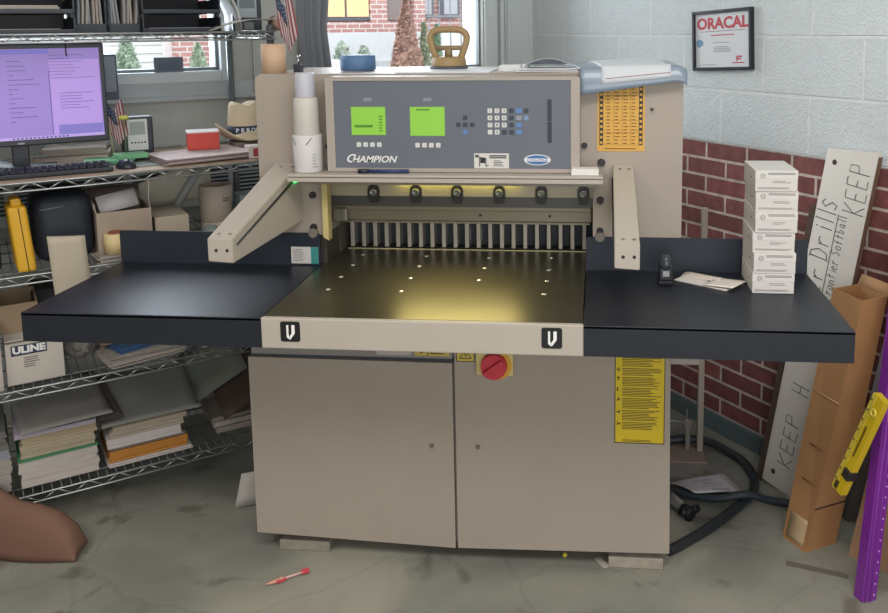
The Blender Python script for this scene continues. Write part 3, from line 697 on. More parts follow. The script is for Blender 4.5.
for k in range(6):
    dx = (.0, .001, -.001, .002, .004, -.0005)[k]; dy = (0, -.002, .003, -.001, .004, .0)[k]; rz = (.0, .008, -.012, .01, -.008, .006)[k]
    t = thing('card_box', 'white printed cardboard '+places[k], 'box', (.9035+dx, .358+dy, TZ+k*.0556), rz, 'business card boxes stacked on the right side table')
    bm = new(); box(bm, -.0545, .0545, -.086, .086, 0, .0552, bev=.0012); obj('carton', bm, M('#d3cfca', .7, noise=.02, nscale=20), t)
    bm = new(); box(bm, -.0550, .0550, -.0865, .08, .034, .0554, bev=.0008); obj('lid', bm, M('#d8d4cf', .7), t)
    bm = new(); yy = -.0866
    bars(bm, -.022, .048, .044, .051, 2, yy, fill=.55, jit=.05); bars(bm, -.01, .04, .022, .030, 2, yy, fill=.25, jit=.5); bars(bm, -.048, .048, .006, .012, 2, yy, fill=.3, jit=.2)
    for a in range(12): tube(bm, [(-.036+.003*math.cos(a*PI/6), yy-.0003, .042+.003*math.sin(a*PI/6)), (-.036+.0075*math.cos(a*PI/6), yy-.0003, .042+.0075*math.sin(a*PI/6))], .0006, 4)
    obj('print', bm, M('#8d8a88', .7), t)
    bm = new(); frust(bm, (-.0548, -.03, .03), (-.0556, -.03, .03), .003, .003, 10); obj('thumb_hole', bm, M('#5b5650', .7), t)

# ------------------------------------------------------------ certificate on the block wall
t = rthing('framed_certificate', 'black framed certificate with red lettering hanging on the block wall', 'framed certificate', 0, -1.30, 1.55, -PI/2)
t.location = RW(0, -1.300, 1.5485); t.rotation_euler = Euler((0, 0, ANG-PI/2)); CW, CH = .155, .118
t.rotation_euler = (Matrix.Rotation(ANG-PI/2, 3, 'Z') @ Matrix.Rotation(-.05, 3, 'Y')).to_euler()
CW, CH = .150, .113
bm = new()
for a in ((-CW, -CW+.012, -CH, CH), (CW-.012, CW, -CH, CH), (-CW+.012, CW-.012, CH-.012, CH), (-CW+.012, CW-.012, -CH, -CH+.012)): box(bm, a[0], a[1], -.022, -.002, a[2], a[3], bev=.002)
obj('frame', bm, M('#22262b', .35), t)
bm = new(); box(bm, -CW+.011, CW-.011, -.012, -.004, -CH+.011, CH-.011); pg = obj('certificate', bm, M('#d3d5d8', .6), t)
RD = M('#b8434b', .6)
text('lettering', 'ORACAL', .058, pg, (0, -.0125, .062), FR, RD, offset=.0022, sx=1.13)
bm = new(); bars(bm, -.11, .115, .032, .036, 1, -.012, fill=.6, jit=0); obj('print', bm, M('#8b6a70', .7), pg)
bm = new(); bars(bm, -.06, .07, .016, .022, 1, -.012, fill=.6, jit=.1); bars(bm, .05, .11, -.088, -.083, 1, -.012, jit=.1, fill=.8); box(bm, .075, .098, -.0126, -.012, -.066, -.060); box(bm, .070, .093, -.0126, -.012, -.074, -.069); box(bm, .07, .076, -.0126, -.012, -.080, -.060); obj('red_print', bm, RD, pg)
bm = new(); bars(bm, -.05, .04, -.012, -.006, 1, -.012); bars(bm, -.045, .045, -.046, -.022, 4, -.012); bars(bm, -.12, -.01, -.094, -.089, 1, -.012, fill=.4); obj('small_print', bm, M('#7f8288', .7), pg)
bm = new(); prism(bm, [(-.134, .0), (-.118, .006), (-.10, .0), (-.098, -.014), (-.12, -.026), (-.134, -.018)], -.0128, -.012); obj('blue_mark', bm, M('#6f95b5', .6), pg)

# ------------------------------------------------------------ the long whiteboard plank with felt tip writing
G = {'C': [[(.9, .8), (.6, 1), (.2, .85), (.05, .45), (.25, .08), (.65, 0), (.9, .2)]], 'o': [[(.5, .6), (.15, .45), (.15, .15), (.5, 0), (.85, .15), (.85, .45), (.5, .6)]],
     'r': [[(.2, .6), (.2, 0)], [(.2, .4), (.5, .6), (.85, .55)]], 'n': [[(.15, .6), (.15, 0)], [(.15, .45), (.5, .6), (.8, .45), (.8, 0)]], 'e': [[(.15, .33), (.85, .35), (.75, .58), (.4, .6), (.12, .33), (.3, .02), (.8, .06)]],
     'D': [[(.15, 1), (.15, 0)], [(.0, 1), (.6, .95), (.95, .55), (.7, .1), (.05, 0)]], 'i': [[(.5, .6), (.5, 0)], [(.5, .85), (.52, .9)]], 'l': [[(.5, 1.05), (.5, 0)]], 's': [[(.85, .7), (.5, .85), (.2, .65), (.75, .3), (.55, 0), (.15, .1)]],
     'F': [[(.15, 1), (.15, 0)], [(.15, 1), (.9, 1)], [(.15, .55), (.7, .55)]], 't': [[(.5, .95), (.5, 0)], [(.15, .6), (.9, .6)]], 'f': [[(.8, 1), (.5, .9), (.45, 0)], [(.15, .55), (.8, .55)]], 'b': [[(.2, 1), (.2, 0), (.7, .05), (.8, .4), (.2, .5)]],
     'a': [[(.8, .55), (.3, .55), (.15, .2), (.5, 0), (.8, .3), (.8, .6), (.85, 0)]], 'K': [[(.15, 1), (.15, 0)], [(.9, 1), (.15, .45), (.9, 0)]], 'E': [[(.9, 1), (.15, 1), (.15, 0), (.9, 0)], [(.15, .5), (.75, .5)]], 'P': [[(.15, 0), (.15, 1), (.8, .95), (.85, .6), (.15, .5)]],
     'H': [[(.15, 1), (.15, 0)], [(.85, 1), (.85, 0)], [(.15, .5), (.85, .5)]], 'S': [[(.9, .85), (.5, 1), (.15, .8), (.8, .3), (.5, 0), (.1, .1)]], ' ': []}
wbB = RW(-.146, -1.765, 0); wbT = RW(-.034, -1.902, 1.205)
up = (wbT-wbB); WL = up.length; up.normalize(); side = (-E1).copy(); side = -(side-up*side.dot(up)).normalized(); nb = side.cross(up).normalized()
rot = Matrix((side, -nb, up)).transposed()
if (-nb).dot(E2) < 0 and False: pass
# local axes: x across (towards the viewer's right), y into the wall, z along the plank
yv = up.cross(side).normalized()
rot = Matrix((side, yv, up)).transposed()
t = thing('whiteboard_plank', 'long narrow white board with handwriting leaning against the brick wall', 'board', wbB, 0)
t.rotation_euler = rot.to_euler()
HW = .094
bm = new(); prism(bm, [(-HW, 0), (HW, 0), (HW, WL+.012), (-HW, WL-.016)], -.0, .018); obj('panel', bm, M('#dcd8d0', .5, noise=.03, nscale=9), t)
bm = new(); box(bm, HW-.0005, HW+.004, 0.001, .017, .002, WL-.002); obj('raw_edge', bm, M('#6f5646', .8), t)
for zz_, xx_ in ((WL-.055, -.058), (.05, -.055)):
    bm = new(); frust(bm, (xx_, .001, zz_), (xx_, -.0006, zz_), .009, .009, 20); obj('drilled_hole', bm, M('#4b3a33', .9), t)
def hand(s, z0, x0, h, wd, r=.0013, parent=t, name='handwriting', mir=1):
    bm = new(); z = z0
    for ch in s:
        j = random.uniform(-.04, .04)
        for st in G[ch]:
            # reading direction is up the plank, tops of letters point left
            tube(bm, [(x0-(b+j)*h+random.uniform(-.001, .001), -.0006, z+a*wd*.8) for a, b in st], r, 5)
        z += wd*(.6 if ch in 'il' else 1)
    obj(name, bm, M('#34353d', .6), parent)
hand('Corner', .525, -.014, .062, .048, .0016)
hand('Drills', .835, -.016, .070, .045, .0016)
hand('Frontier', .715, .030, .034, .0185, .0011); hand('Softball', .868, .030, .034, .0185, .0011)
hand('KEEP', 1.015, .080, .076, .043, .0014)
hand('KEEP', .09, .010, .055, .05, .0013); hand('H', .36, .02, .07, .045, .0013); hand('H', .505, .035, .06, .04, .0013)
bm = new(); tube(bm, [(-.008, -.0006, .55), (-.006, -.0006, .72), (-.004, -.0006, 1.0)], .0012, 5); obj('handwriting', bm, M('#34353d', .6), t)
# dark brown board behind it
b0, b1 = RW(-.150, -1.652, 0), RW(-.055, -1.765, 1.0)
bm = new()
lo = [b0-E1*.004, b0+E1*.016, b0+E1*.016+E2*.03, b0-E1*.004+E2*.03]; hi = [b1-E1*.004, b1+E1*.016, b1+E1*.016+E2*.03, b1-E1*.004+E2*.03]
hexa(bm, lo, hi); solo('wooden_strip', bm, M('#4f3f36', .8), 'dark brown wooden strip leaning on the brick wall behind the handwritten board', 'wood strip')

# long cardboard box, open at the top
t = thing('long_cardboard_box', 'tall open cardboard box leaning beside the handwritten board', 'cardboard box', RW(-.30, -2.0, 0))
o0 = t.location
lo = [RW(-.361, -2.035, 0), RW(-.352, -1.940, 0), RW(-.232, -1.952, 0), RW(-.241, -2.055, 0)]
hi = [RW(-.250, -2.115, .80), RW(-.215, -1.985, .80), RW(-.115, -2.000, .80), RW(-.145, -2.125, .80)]
bm = new(); A = [bm.verts.new(p-o0) for p in lo]; B = [bm.verts.new(p-o0) for p in hi]
ce = sum(hi, Vector())/4
Bi = [bm.verts.new(p.lerp(ce, .07)-o0) for p in hi]; mids = [a.lerp(b, .7) for a, b in zip(lo, hi)]; cm_ = sum(mids, Vector())/4; Di = [bm.verts.new(p.lerp(cm_, .07)-o0) for p in mids]
bm.faces.new(A)
for i in range(4):
    j = (i+1) % 4; bm.faces.new((A[i], A[j], B[j], B[i])); bm.faces.new((B[i], B[j], Bi[j], Bi[i])); bm.faces.new((Bi[i], Bi[j], Di[j], Di[i]))
bm.faces.new(Di); bmesh.ops.recalc_face_normals(bm, faces=bm.faces[:])
KR = M('#a5794f', .8, noise=.08, nscale=7)
obj('carton', bm, KR, t)
fl = [(0, 1, .05, Vector((-.03, 0, .03))), (1, 2, .05, Vector((0, .0, .045)))]
bm = new()
P0, P1 = hi[2]-o0, hi[3]-o0
sheet(bm, lambda u, v: tuple(P0.lerp(P1, u)+(E2*.02+Vector((0, 0, .03)))*v), 2, 2, .003); obj('flap', bm, M('#b38a62', .8), t)
def onface(a, b, c, d, u0, u1, v0, v1, off, mat, name, th=.0008):
    n = ((b-a).cross(d-a)).normalized()
    bm = new(); sheet(bm, lambda u, v: tuple(a.lerp(b, u0+(u1-u0)*u).lerp(d.lerp(c, u0+(u1-u0)*u), v0+(v1-v0)*v)-o0+n*off), 2, 6, th); return obj(name, bm, mat, t)
onface(lo[1], lo[0], hi[0], hi[1], .12, .86, .015, .12, .001, M('#b39a78', .5), 'packing_label')
onface(lo[1], lo[0], hi[0], hi[1], 0, 1, .60, .606, .0008, M('#c99e74', .5), 'tape')
onface(lo[0], lo[3], hi[3], hi[0], 0, 1, .175, .182, .0008, M('#3f2f24', .8), 'torn_slit')
for v in (.26, .4):
    onface(lo[1], lo[0], hi[0], hi[1], .3, .8, v, v+.006, .0008, M('#7c5836', .8), 'crease')
# second cardboard box behind the purple beams
bm = new(); hexa(bm, [RW(-.262, -2.115, 0), RW(-.17, -2.095, 0), RW(-.13, -2.31, 0), RW(-.222, -2.34, 0)], [RW(-.182, -2.160, .48), RW(-.09, -2.14, .48), RW(-.055, -2.342, .48), RW(-.145, -2.372, .48)])
solo('tall_cardboard_box', bm, M('#9c7a5e', .8, noise=.05), 'plain brown cardboard box standing behind the purple beams', 'cardboard box')
# purple racking beams
def beam(b, tp, label, holes=True):
    b, tp = Vector(b), Vector(tp); z = (tp-b).normalized(); x = (-E2*.2-E1*-1).normalized(); x = Vector((.80, .30, 0)); x = (x-z*x.dot(z)).normalized(); y = z.cross(x); L = (tp-b).length
    t = thing('shelving_upright', label, 'metal upright', b); t.rotation_euler = Matrix((x, y, z)).transposed().to_euler()
    bm = new()
    prism(bm, [(-.022, 0), (.024, 0), (.028, .004), (.028, .035), (.018, .035), (.018, .031), (.024, .031), (.024, .006), (-.018, .006), (-.018, .031), (-.012, .031), (-.012, .035), (-.022, .035)], .0, L, 'z')
    for k in range(int(L/.03)): frust(bm, (.016, .001, .02+k*.03), (.016, -.0008, .02+k*.03), .0026, .0026, 8, mi=1)
    obj('channel', bm, [M('#7a2a93', .28, noise=.04, coat=.6), M('#c9a9d6', .5)], t)
    bm = new(); tube(bm, [(-.010, -.001, 0), (-.010, -.001, L)], .0045, 6); tube(bm, [(.006, -.001, 0), (.006, -.001, L)], .003, 6); obj('rib', bm, M('#8d3aa8', .25, coat=.6), t)
beam(RW(-.398, -2.282, 0), RW(-.13, -2.185, 1.05), 'glossy purple metal shelving upright nearest the cardboard boxes')
beam(RW(-.330, -2.375, 0), RW(-.08, -2.300, 1.10), 'glossy purple metal upright cut off by the right photo edge')
# grey roll leaning behind
bm = new(); frust(bm, RW(-.085, -1.99, 0), RW(-.05, -2.20, 1.25), .024, .024, 20)
solo('grey_tube', bm, M('#8f8c8c', .5), 'grey plastic tube leaning on the wall between cardboard boxes and purple beams', 'tube')
# yellow level
a0 = RW(-.392, -2.155, .285); a1 = RW(-.372, -2.262, .60)
z = (a1-a0).normalized(); LL = (a1-a0).length; x = E1*-1.0; x = -(E2*.25+E1*-1.0); x = (x-z*x.dot(z)).normalized(); y = z.cross(x)
t = thing('spirit_level', 'yellow spirit level wedged between the cardboard box and the purple beam', 'spirit level', a0); t.rotation_euler = Matrix((x, y, z)).transposed().to_euler()
YL = M('#d2b41f', .45)
bm = new(); prism(bm, rrect(-.006, .036, 0, LL, .002), -.008, .014); bd = obj('body', bm, YL, t)
bm = new(); box(bm, -.0065, -.0045, -.0095, .014, .01, LL-.002); box(bm, -.006, .008, -.0095, -.008, 0, LL); obj('ruler_edge', bm, M('#dcc648', .45), t)
bm = new()
for k in range(40): box(bm, .002, .002+(.005 if k % 5 else .008), -.0102, -.0095, .012+k*.0082, .0128+k*.0082)
for k in range(9): box(bm, -.004, .0, -.0102, -.0095, .03+k*.035, .036+k*.035)
obj('scale_marks', bm, INK, t)
bm = new(); prism(bm, rrect(.016, .022, .13, .235, .002), -.0095, -.008); obj('slot', bm, M('#6d5a12', .6), t)
bm = new(); tube(bm, [(.020+.009*math.cos(a), -.010, .285+.009*math.sin(a)) for a in [2*PI*k/16 for k in range(16)]], .003, 6, closed=True); obj('vial_ring', bm, M('#e3cf5c', .4), t)
bm = new(); box(bm, .012, .040, -.014, .016, .055, .085, bev=.003); obj('clip', bm, M('#2a2a26', .5), t)
bm = new(); box(bm, .0, .014, -.0097, -.008, .004, .03); obj('end_mark', bm, M('#4c3d1c', .6), t)

# ------------------------------------------------------------ behind and beside the machine
t = thing('metal_stand', 'slim grey metal post stand between the cutter and the brick wall', 'stand', (.825, 1.12, 0))
PG = M('#a79d92', .4, metal=.3)
bm = new(); box(bm, -.011, .011, -.011, .011, .006, .945, bev=.002); obj('post', bm, PG, t)
bm = new(); box(bm, -.13, -.011, -.02, .02, .352, .385, bev=.002); obj('crossbar', bm, M('#b9b0a6', .5), t)
bm = new(); box(bm, -.15, .016, -.09, .09, 0, .006, bev=.001); obj('foot_plate', bm, M('#8f7c70', .6), t)
bm = new(); box(bm, -.055, -.037, -.008, .008, .006, .11, bev=.002); frust(bm, (-.046, -.01, .115), (-.046, .012, .115), .014, .014, 16); tube(bm, [(-.046, 0, .115), (-.20, .03, .118)], .004, 6); tube(bm, [(-.046, 0, .115), (-.05, 0, .17)], .003, 6); obj('latch_lever', bm, M('#8b857d', .4, metal=.4), t)
# black hose loops
HM = M('#262d33', .45)
bm = new()
tube(bm, [(.655, .455, .017), (.676, .473, .017), (.752, .545, .017), (.835, .636, .017), (.91, .730, .017), (.970, .810, .017), (.990, .88, .017), (.988, .96, .017), (.970, 1.04, .017), (.925, 1.10, .017), (.865, 1.150, .030), (.78, 1.168, .030), (.70, 1.165, .017), (.60, 1.14, .017)], .0155, 10, smooth=3)
solo('black_hose', bm, HM, 'thick black hose looping over the floor from under the cutter to the stand', 'hose')
bm = new()
tube(bm, [(.66, .83, .015), (.70, .805, .015), (.77, .770, .018), (.849, .743, .028), (.905, .742, .046), (.955, .752, .046), (1.01, .762, .02), (1.07, .765, .015), (1.118, .725, .015)], .013, 10, smooth=3)
solo('black_cable', bm, M('#2b343c', .5), 'second black hose crossing over the first towards the cardboard box', 'hose')
# paper sheets lying over the hose
for k, (lab, dx, rz_) in enumerate((('printed white sheet on top, lying on the floor over the black hose', 0, 0), ('white sheet peeking out under the printed sheet on the floor', .012, -.06))):
    q = [Vector((.690, .868, 0)), Vector((.880, .962, 0)), Vector((.925, .812, 0)), Vector((.762, .742, 0))]
    bm = new(); zof = .048-.004*k
    def fn(u, v, q=q, zof=zof, dx=dx):
        p = q[0].lerp(q[1], u).lerp(q[3].lerp(q[2], u), v)
        p.z = zof-.038*max(0, (1-v))**1.5+.004*math.sin(u*3)-.02*u*v-(.012*u); return (p.x+dx, p.y+dx*.4, max(p.z, .002))
    sheet(bm, fn, 12, 12, .0008); o = solo('paper_sheet', bm, M('#cfcad0', .75), lab, 'paper')
    if k == 0:
        bm = new()
        for r_, (v0, a, b) in enumerate(((.3, .35, .7), (.36, .3, .65), (.5, .45, .6), (.55, .4, .7), (.7, .35, .75))): tube(bm, [Vector(fn(a+(b-a)*i/6, v0))+Vector((0, 0, .0008)) for i in range(7)], .0008, 4)
        obj('print', bm, M('#9d8a94', .7), o)
        bm = new()
        for i in range(5): tube(bm, [Vector(fn(.45+i*.08, .88))+Vector((0, 0, .001)), Vector(fn(.47+i*.08, .94))+Vector((0, 0, .001))], .0018, 4)
        obj('heading', bm, M('#5d6285', .7), o)
# clamp knob with clear tube
t = thing('clamp_handle', 'clear plastic rod with a black star knob lying on the floor by the cutter', 'handle', (.735, .665, .022))
t.rotation_euler = (0, 0, math.radians(-62)); t.scale = (1.25, 1.25, 1.25)
bm = new(); frust(bm, (-.12, .006, 0), (-.018, 0, 0), .012, .012, 14); frust(bm, (-.12, -.012, -.004), (-.02, -.008, -.004), .007, .007, 10); obj('clear_rod', bm, M('#b5b3b0', .15, trans=.6), t)
bm = new(); lathe(bm, [(.014, -.02), (.016, -.01), (.016, .012), (.010, .016)], seg=20, axis=Matrix.Rotation(PI/2, 4, 'Y'))
for a in range(3):
    frust(bm, (.002, 0, 0), (.006, .034*math.cos(a*2*PI/3+.5), .022*math.sin(a*2*PI/3+.5)), .012, .009, 12)
obj('knob', bm, BLACKM, t)
# bits on the floor
t = thing('dart_pen', 'small red and white dart-like pen lying on the floor before the cutter', 'pen', (-.472, .248, .008), math.radians(36))
RE = M('#cf4b58', .5)
bm = new(); frust(bm, (-.060, 0, 0), (-.02, 0, 0), .002, .0075, 12); frust(bm, (-.02, 0, 0), (-.004, 0, 0), .0075, .005, 12); obj('tip', bm, M('#d8a08c', .5), t)
bm = new(); frust(bm, (-.004, 0, 0), (.052, 0, 0), .0035, .0035, 10); obj('shaft', bm, M('#dcb9ae', .5), t)
bm = new(); box(bm, .045, .068, -.009, .009, -.0015, .0015, bev=.0008); box(bm, .045, .068, -.0015, .0015, -.007, .009, bev=.0008); obj('tail', bm, RE, t)
bm = new(); box(bm, -.03, -.002, -.0085, -.0065, -.004, .004); obj('red_stripe', bm, RE, t)
bm = new(); box(bm, -.026, .026, -.010, .010, 0, .004, bev=.001)
solo('white_chip', bm, M('#b6b1a6', .7), 'small pale plastic chip on the floor beside the right support block', 'chip', (.452, .405, 0), math.radians(-58))
bm = new(); bmesh.ops.create_uvsphere(bm, u_segments=16, v_segments=10, radius=.0075); 
for f in bm.faces: f.smooth = True
solo('yellow_bead', bm, M('#e3d34e', .5), 'tiny yellow bead on the floor under the right cabinet door', 'bead', (.34, .425, .0075))
bm = new(); box(bm, -.10, .075, -.011, .011, 0, .003); solo('metal_strip', bm, M('#6e675c', .6), 'flat dull metal strip lying on the floor by the cardboard box', 'metal strip', (1.10, .418, 0), math.radians(-17))
bm = new()
sheet(bm, lambda u, v: (-.78+.10*u+.03*v, .60+.05*u, .004+.125*v+.0*u), 3, 3, .001)
solo('standing_paper', bm, M('#c9c3bd', .8), 'white folded paper propped against the left side of the cutter', 'paper')
bm = new()
sheet(bm, lambda u, v: (-.765+.10*u+.035*v, .615+.05*u, .002+.10*v), 3, 3, .001)
solo('standing_paper', bm, M('#b9b3ad', .8), 'paper behind the white folded one at the left side of the cutter', 'paper')

# ------------------------------------------------------------ wire shelving along the window wall
SX0, SX1, SYF, SYB = -2.78, -1.50, -.652, -.06      # frame of the two walls: x along the window wall, y negative into the room
LV = [.150, .500, .861, 1.15, 1.598]                # deck heights
W = M('#b4b7b6', .3, metal=.75); W2 = M('#7f8487', .35, metal=.7)
t = rthing('wire_shelving', 'chromed wire shelving unit with five decks standing along the window wall', 'shelving', 0, 0, 0)
sh = t
for x in (SX0+.015, SX1-.015):
    for y in (SYF+.015, SYB-.015):
        bm = new(); frust(bm, (x, y, 0), (x, y, 1.86 if y > -.3 else 1.62), .0125, .0125, 14)
        for k in range(12): frust(bm, (x, y, .12+k*.12), (x, y, .123+k*.12), .0132, .0132, 14)
        obj('post', bm, M('#6f7478', .35, metal=.6), t)
for zl in LV:
    bm = new()
    for k in range(46):
        x = SX0+.03+k*(SX1-SX0-.06)/45; tube(bm, [(x, SYF, zl-.003), (x, SYB, zl-.003)], .0019, 4)
    for k in range(4): y = SYF+.08+k*.15; tube(bm, [(SX0, y, zl-.008), (SX1, y, zl-.008)], .003, 5)
    dk = obj('wire_deck', bm, W2, t)
    for (p, q) in (((SX0, SYF), (SX1, SYF)), ((SX0, SYB), (SX1, SYB)), ((SX0, SYF), (SX0, SYB)), ((SX1, SYF), (SX1, SYB))):
        bm = new(); P = Vector((*p, 0)); Q = Vector((*q, 0)); L = (Q-P).length; n = max(2, round(L/.045)); dz = .026
        for z in (zl-.001, zl-dz): tube(bm, [P+Vector((0, 0, z)), Q+Vector((0, 0, z))], .0032, 6)
        pts = [P.lerp(Q, k/n)+Vector((0, 0, zl-.001 if k % 2 else zl-dz)) for k in range(n+1)]
        for a, b in zip(pts, pts[1:]): tube(bm, [a, b], .0020, 5)
        obj('edge_truss', bm, W, t)

# wall heater behind the desk deck
t = rthing('wall_heater', 'long grey louvred wall heater behind the shelving', 'heater', -2.0, -.075, .90)
bm = new(); box(bm, -.75, .62, 0, .074, 0, .175, bev=.006); obj('casing', bm, M('#c6cdcd', .5), t)
for k in range(10):
    x = -.70+k*.132
    bm = new()
    for j in range(7): box(bm, x, x+.098, -.002, .003, .045+j*.0155, .054+j*.0155)
    obj('louvre', bm, M('#333d46', .6), t)

# ---- top deck
zt = LV[4]
def tray(x0, x1, y0, y1, z, levels, label, step=.062, grp=None):
    t = rthing('letter_tray', label, 'letter tray', (x0+x1)/2, (y0+y1)/2, z, 0, grp); w = (x1-x0)/2; d = (y1-y0)/2; TM = M('#232a33', .4)
    for k in range(levels):
        bm = new(); z0 = k*step
        box(bm, -w, w, -d, d, z0, z0+.004); box(bm, -w, -w+.004, -d, d, z0, z0+step-.012); box(bm, w-.004, w, -d, d, z0, z0+step-.012); box(bm, -w, w, d-.004, d, z0, z0+step)
        box(bm, -w, w, -d, -d+.004, z0, z0+.014)
        for sx in (-w, w-.01): box(bm, sx, sx+.01, -d+.02, -d+.04, z0+step-.012, z0+step)
        obj('tray', bm, TM, t)
    return t
tray(-2.52, -2.115, -.60, -.26, zt, 3, 'black letter tray stack left of the black magazine files on the top deck')
tray(-1.915, -1.665, -.58, -.26, zt, 3, 'black letter tray stack left of the curved white sheets on the top deck')
for k, (z, h, c, lab) in enumerate(((.0045, .012, '#a39a90', 'papers in the bottom tray of the left letter tray stack'), (.0665, .022, '#b3aaa0', 'papers in the middle tray of the left letter tray stack'), (.1285, .01, '#a8a19a', 'papers in the upper tray of the left letter tray stack'))):
    pageblock('papers', -2.32, -.43, zt+z, .33, .29, h, c, lab, room=True, n=4, jit=.004)
for k, (z, h, lab) in enumerate(((.0045, .012, 'papers in the bottom tray of the right letter tray stack'), (.0665, .010, 'papers in the middle tray of the right letter tray stack'), (.1285, .008, 'papers in the upper tray of the right letter tray stack'))):
    pageblock('papers', -1.79, -.42, zt+z, .20, .27, h, '#8f9096', lab, room=True, n=4, jit=.003)
for x, lab, tilt in ((-2.065, 'black magazine file with brochures, nearest the left letter trays', .0), (-1.965, 'black magazine file with grey brochures, nearest the right letter trays', .0)):
    t = rthing('magazine_file', lab, 'magazine file', x, -.42, zt, 0)
    bm = new()
    for a in ((-.046, -.043, -.13, .13, 0, .15), (.043, .046, -.13, .13, 0, .15), (-.046, .046, .127, .13, 0, .28), (-.046, .046, -.13, -.127, 0, .03), (-.046, .046, -.13, .13, 0, .003)): box(bm, *a)
    obj('file', bm, M('#2a323c', .5), t)
    t2 = rthing('brochures', 'bundle of brochures standing in the black magazine file '+lab.split(', ')[1], 'brochures', x, -.42, zt+.004, 0)
    for k in range(7):
        u0 = -.036+k*.0115; bend = random.uniform(-.012, .012)
        bm = new(); sheet(bm, lambda u, v: (u0+bend*math.sin(v*PI)+random.uniform(-.0004, .0004), -.12+.21*u, .28*v), 3, 8, .006)
        obj('brochure', bm, M(random.choice(['#8e8a88', '#a39c96', '#7b7f86', '#9a8f84']), .5), t2)
bm = new(); sheet(bm, lambda u, v: (-.02+.06*math.sin(v*PI*.5), -.1+.2*u, .16*(1-v)**.8), 4, 10, .004)
rsolo('curved_sheets', bm, M('#b9bbba', .6), 'white sheets curving down beside the right letter trays on the top deck', 'papers', -1.628, -.45, zt+.001)
t = rthing('desk_calculator', 'black framed device with grey display on the right end of the top deck', 'device', -1.545, -.46, zt+.004)
bm = new(); box(bm, -.052, .052, -.012, .012, 0, .16, bev=.004); obj('case', bm, M('#343b44', .4), t)
bm = new(); box(bm, -.034, .034, -.0135, -.012, .045, .135); obj('panel', bm, M('#9aa3a9', .5), t)
bm = new(); box(bm, -.027, .027, -.0145, -.0135, .078, .122); obj('screen', bm, M('#6b757c', .3), t)
bm = new(); box(bm, -.02, .016, -.0345, -.0145, .0, .028, bev=.002); obj('small_box', bm, M('#888d8c', .5), t)
bm = new(); sheet(bm, lambda u, v: (-.16+.24*u, -.06+.12*v, .028*math.sin(u*PI*.8)+.014*u+.004), 12, 4, .0015)
rsolo('crumpled_sheet', bm, M('#a9a59d', .7), 'crumpled pale sheet at the front right of the top deck', 'paper', -1.55, -.58, zt+.001)
bm = new(); frust(bm, (0, -.05, .028), (0, .05, .028), .026, .026, 24); 
rsolo('tape_core', bm, M('#9c7d6c', .5), 'brown roll lying at the right end of the top deck', 'roll', -1.475, -.62, zt+.0)
# flag
def flag(name, label, x, y, z, w, h, rz, droop):
    t = rthing(name, label, 'flag', x, y, z, rz)
    def fn(u, v): return (w*(u-.5)+droop*(v)*.02, .008*math.sin(u*9+v*2), -h*v-droop*u*h*.25*(1 if u < .6 else 0)+droop*.02*math.cos(u*6))
    for nm, col, us in (('stripes', None, None),):
        bm = new(); n = 13
        for k in range(n):
            u0, u1 = k/n, (k+1)/n
            sheet(bm, lambda u, v: fn(u0+(u1-u0)*u, v), 1, 10, .0008)
            bm.faces.ensure_lookup_table()
            for f in bm.faces[-0:] if False else [f for f in bm.faces if not f.tag]: f.tag = True; f.material_index = k % 2
        obj('stripes', bm, [M('#9a4f55', .7), M('#cfc6c6', .7)], t)
    bm = new(); sheet(bm, lambda u, v: tuple(Vector(fn(.0+.56*u, .42*v))+Vector((0, -.0035, 0))), 4, 4, .0008); ct = obj('canton', bm, M('#3a4660', .7), t)
    bm = new()
    for i in range(5):
        for j in range(4):
            p = Vector(fn(.05+.105*i+.02*(j % 2), .04+.09*j))+Vector((0, -.0046, 0)); lathe(bm, [(.0008, 0), (.0016, .0006), (.0008, .001)], 0, 0, 0, 5, axis=Matrix.Translation(p) @ Matrix.Rotation(PI/2, 4, 'X'))
    obj('stars', bm, M('#b9bec8', .7), ct)
    return t
f1 = flag('small_flag', 'small American flag hanging down from the right end of the top deck', -1.483, -.69, 1.725, .056, .165, 0, 1)
bm = new(); tube(bm, [(-.030, 0, .0), (.034, 0, .012)], .003, 8); obj('stick', bm, M('#b8a98a', .6), f1)
# dark drape beside the big window
bm = new()
def dr(u, v):
    zz_ = 2.35-1.0*v
    wid = .115+.05*abs(v-.75)*2 if v > .4 else .15
    return (-1.215+wid*u+.004*math.sin(u*20), -.045+.012*math.sin(u*22+v*2), zz_)
sheet(bm, dr, 28, 20, .003)
rsolo('dark_drape', bm, M('#84888f', .8), 'dark blue grey drape hanging at the left edge of the large window', 'drape', 0, 0, 0)
# plaque and dark speaker on the sill
t = rthing('plaque', 'small grey blue plaque standing on the window sill behind the desk deck', 'plaque', -1.737, -.012, 1.4405)
bm = new(); box(bm, -.055, .055, 0, .005, .0, .058, bev=.001); box(bm, -.05, .05, -.002, .014, 0, .004); obj('plate', bm, M('#66717e', .5), t)
bm = new()
for k in range(14): x = -.04+k*.006; box(bm, x, x+.004, -.001, 0, .008+.004*math.sin(k), .028+.016*abs(math.sin(k*1.7)))
obj('relief', bm, M('#56627a', .5), t)
t = rthing('speaker', 'dark blue grey loudspeaker standing between the monitor and the window', 'speaker', -1.978, -.0165, 1.3432)
bm = new(); box(bm, -.05, .05, -.013, .004, 0, .172, bev=.003); obj('cabinet', bm, M('#5a6673', .5), t)
bm = new(); box(bm, -.044, .044, -.0145, -.013, .03, .165, bev=.0005); obj('grille', bm, M('#a0aab2', .6), t)

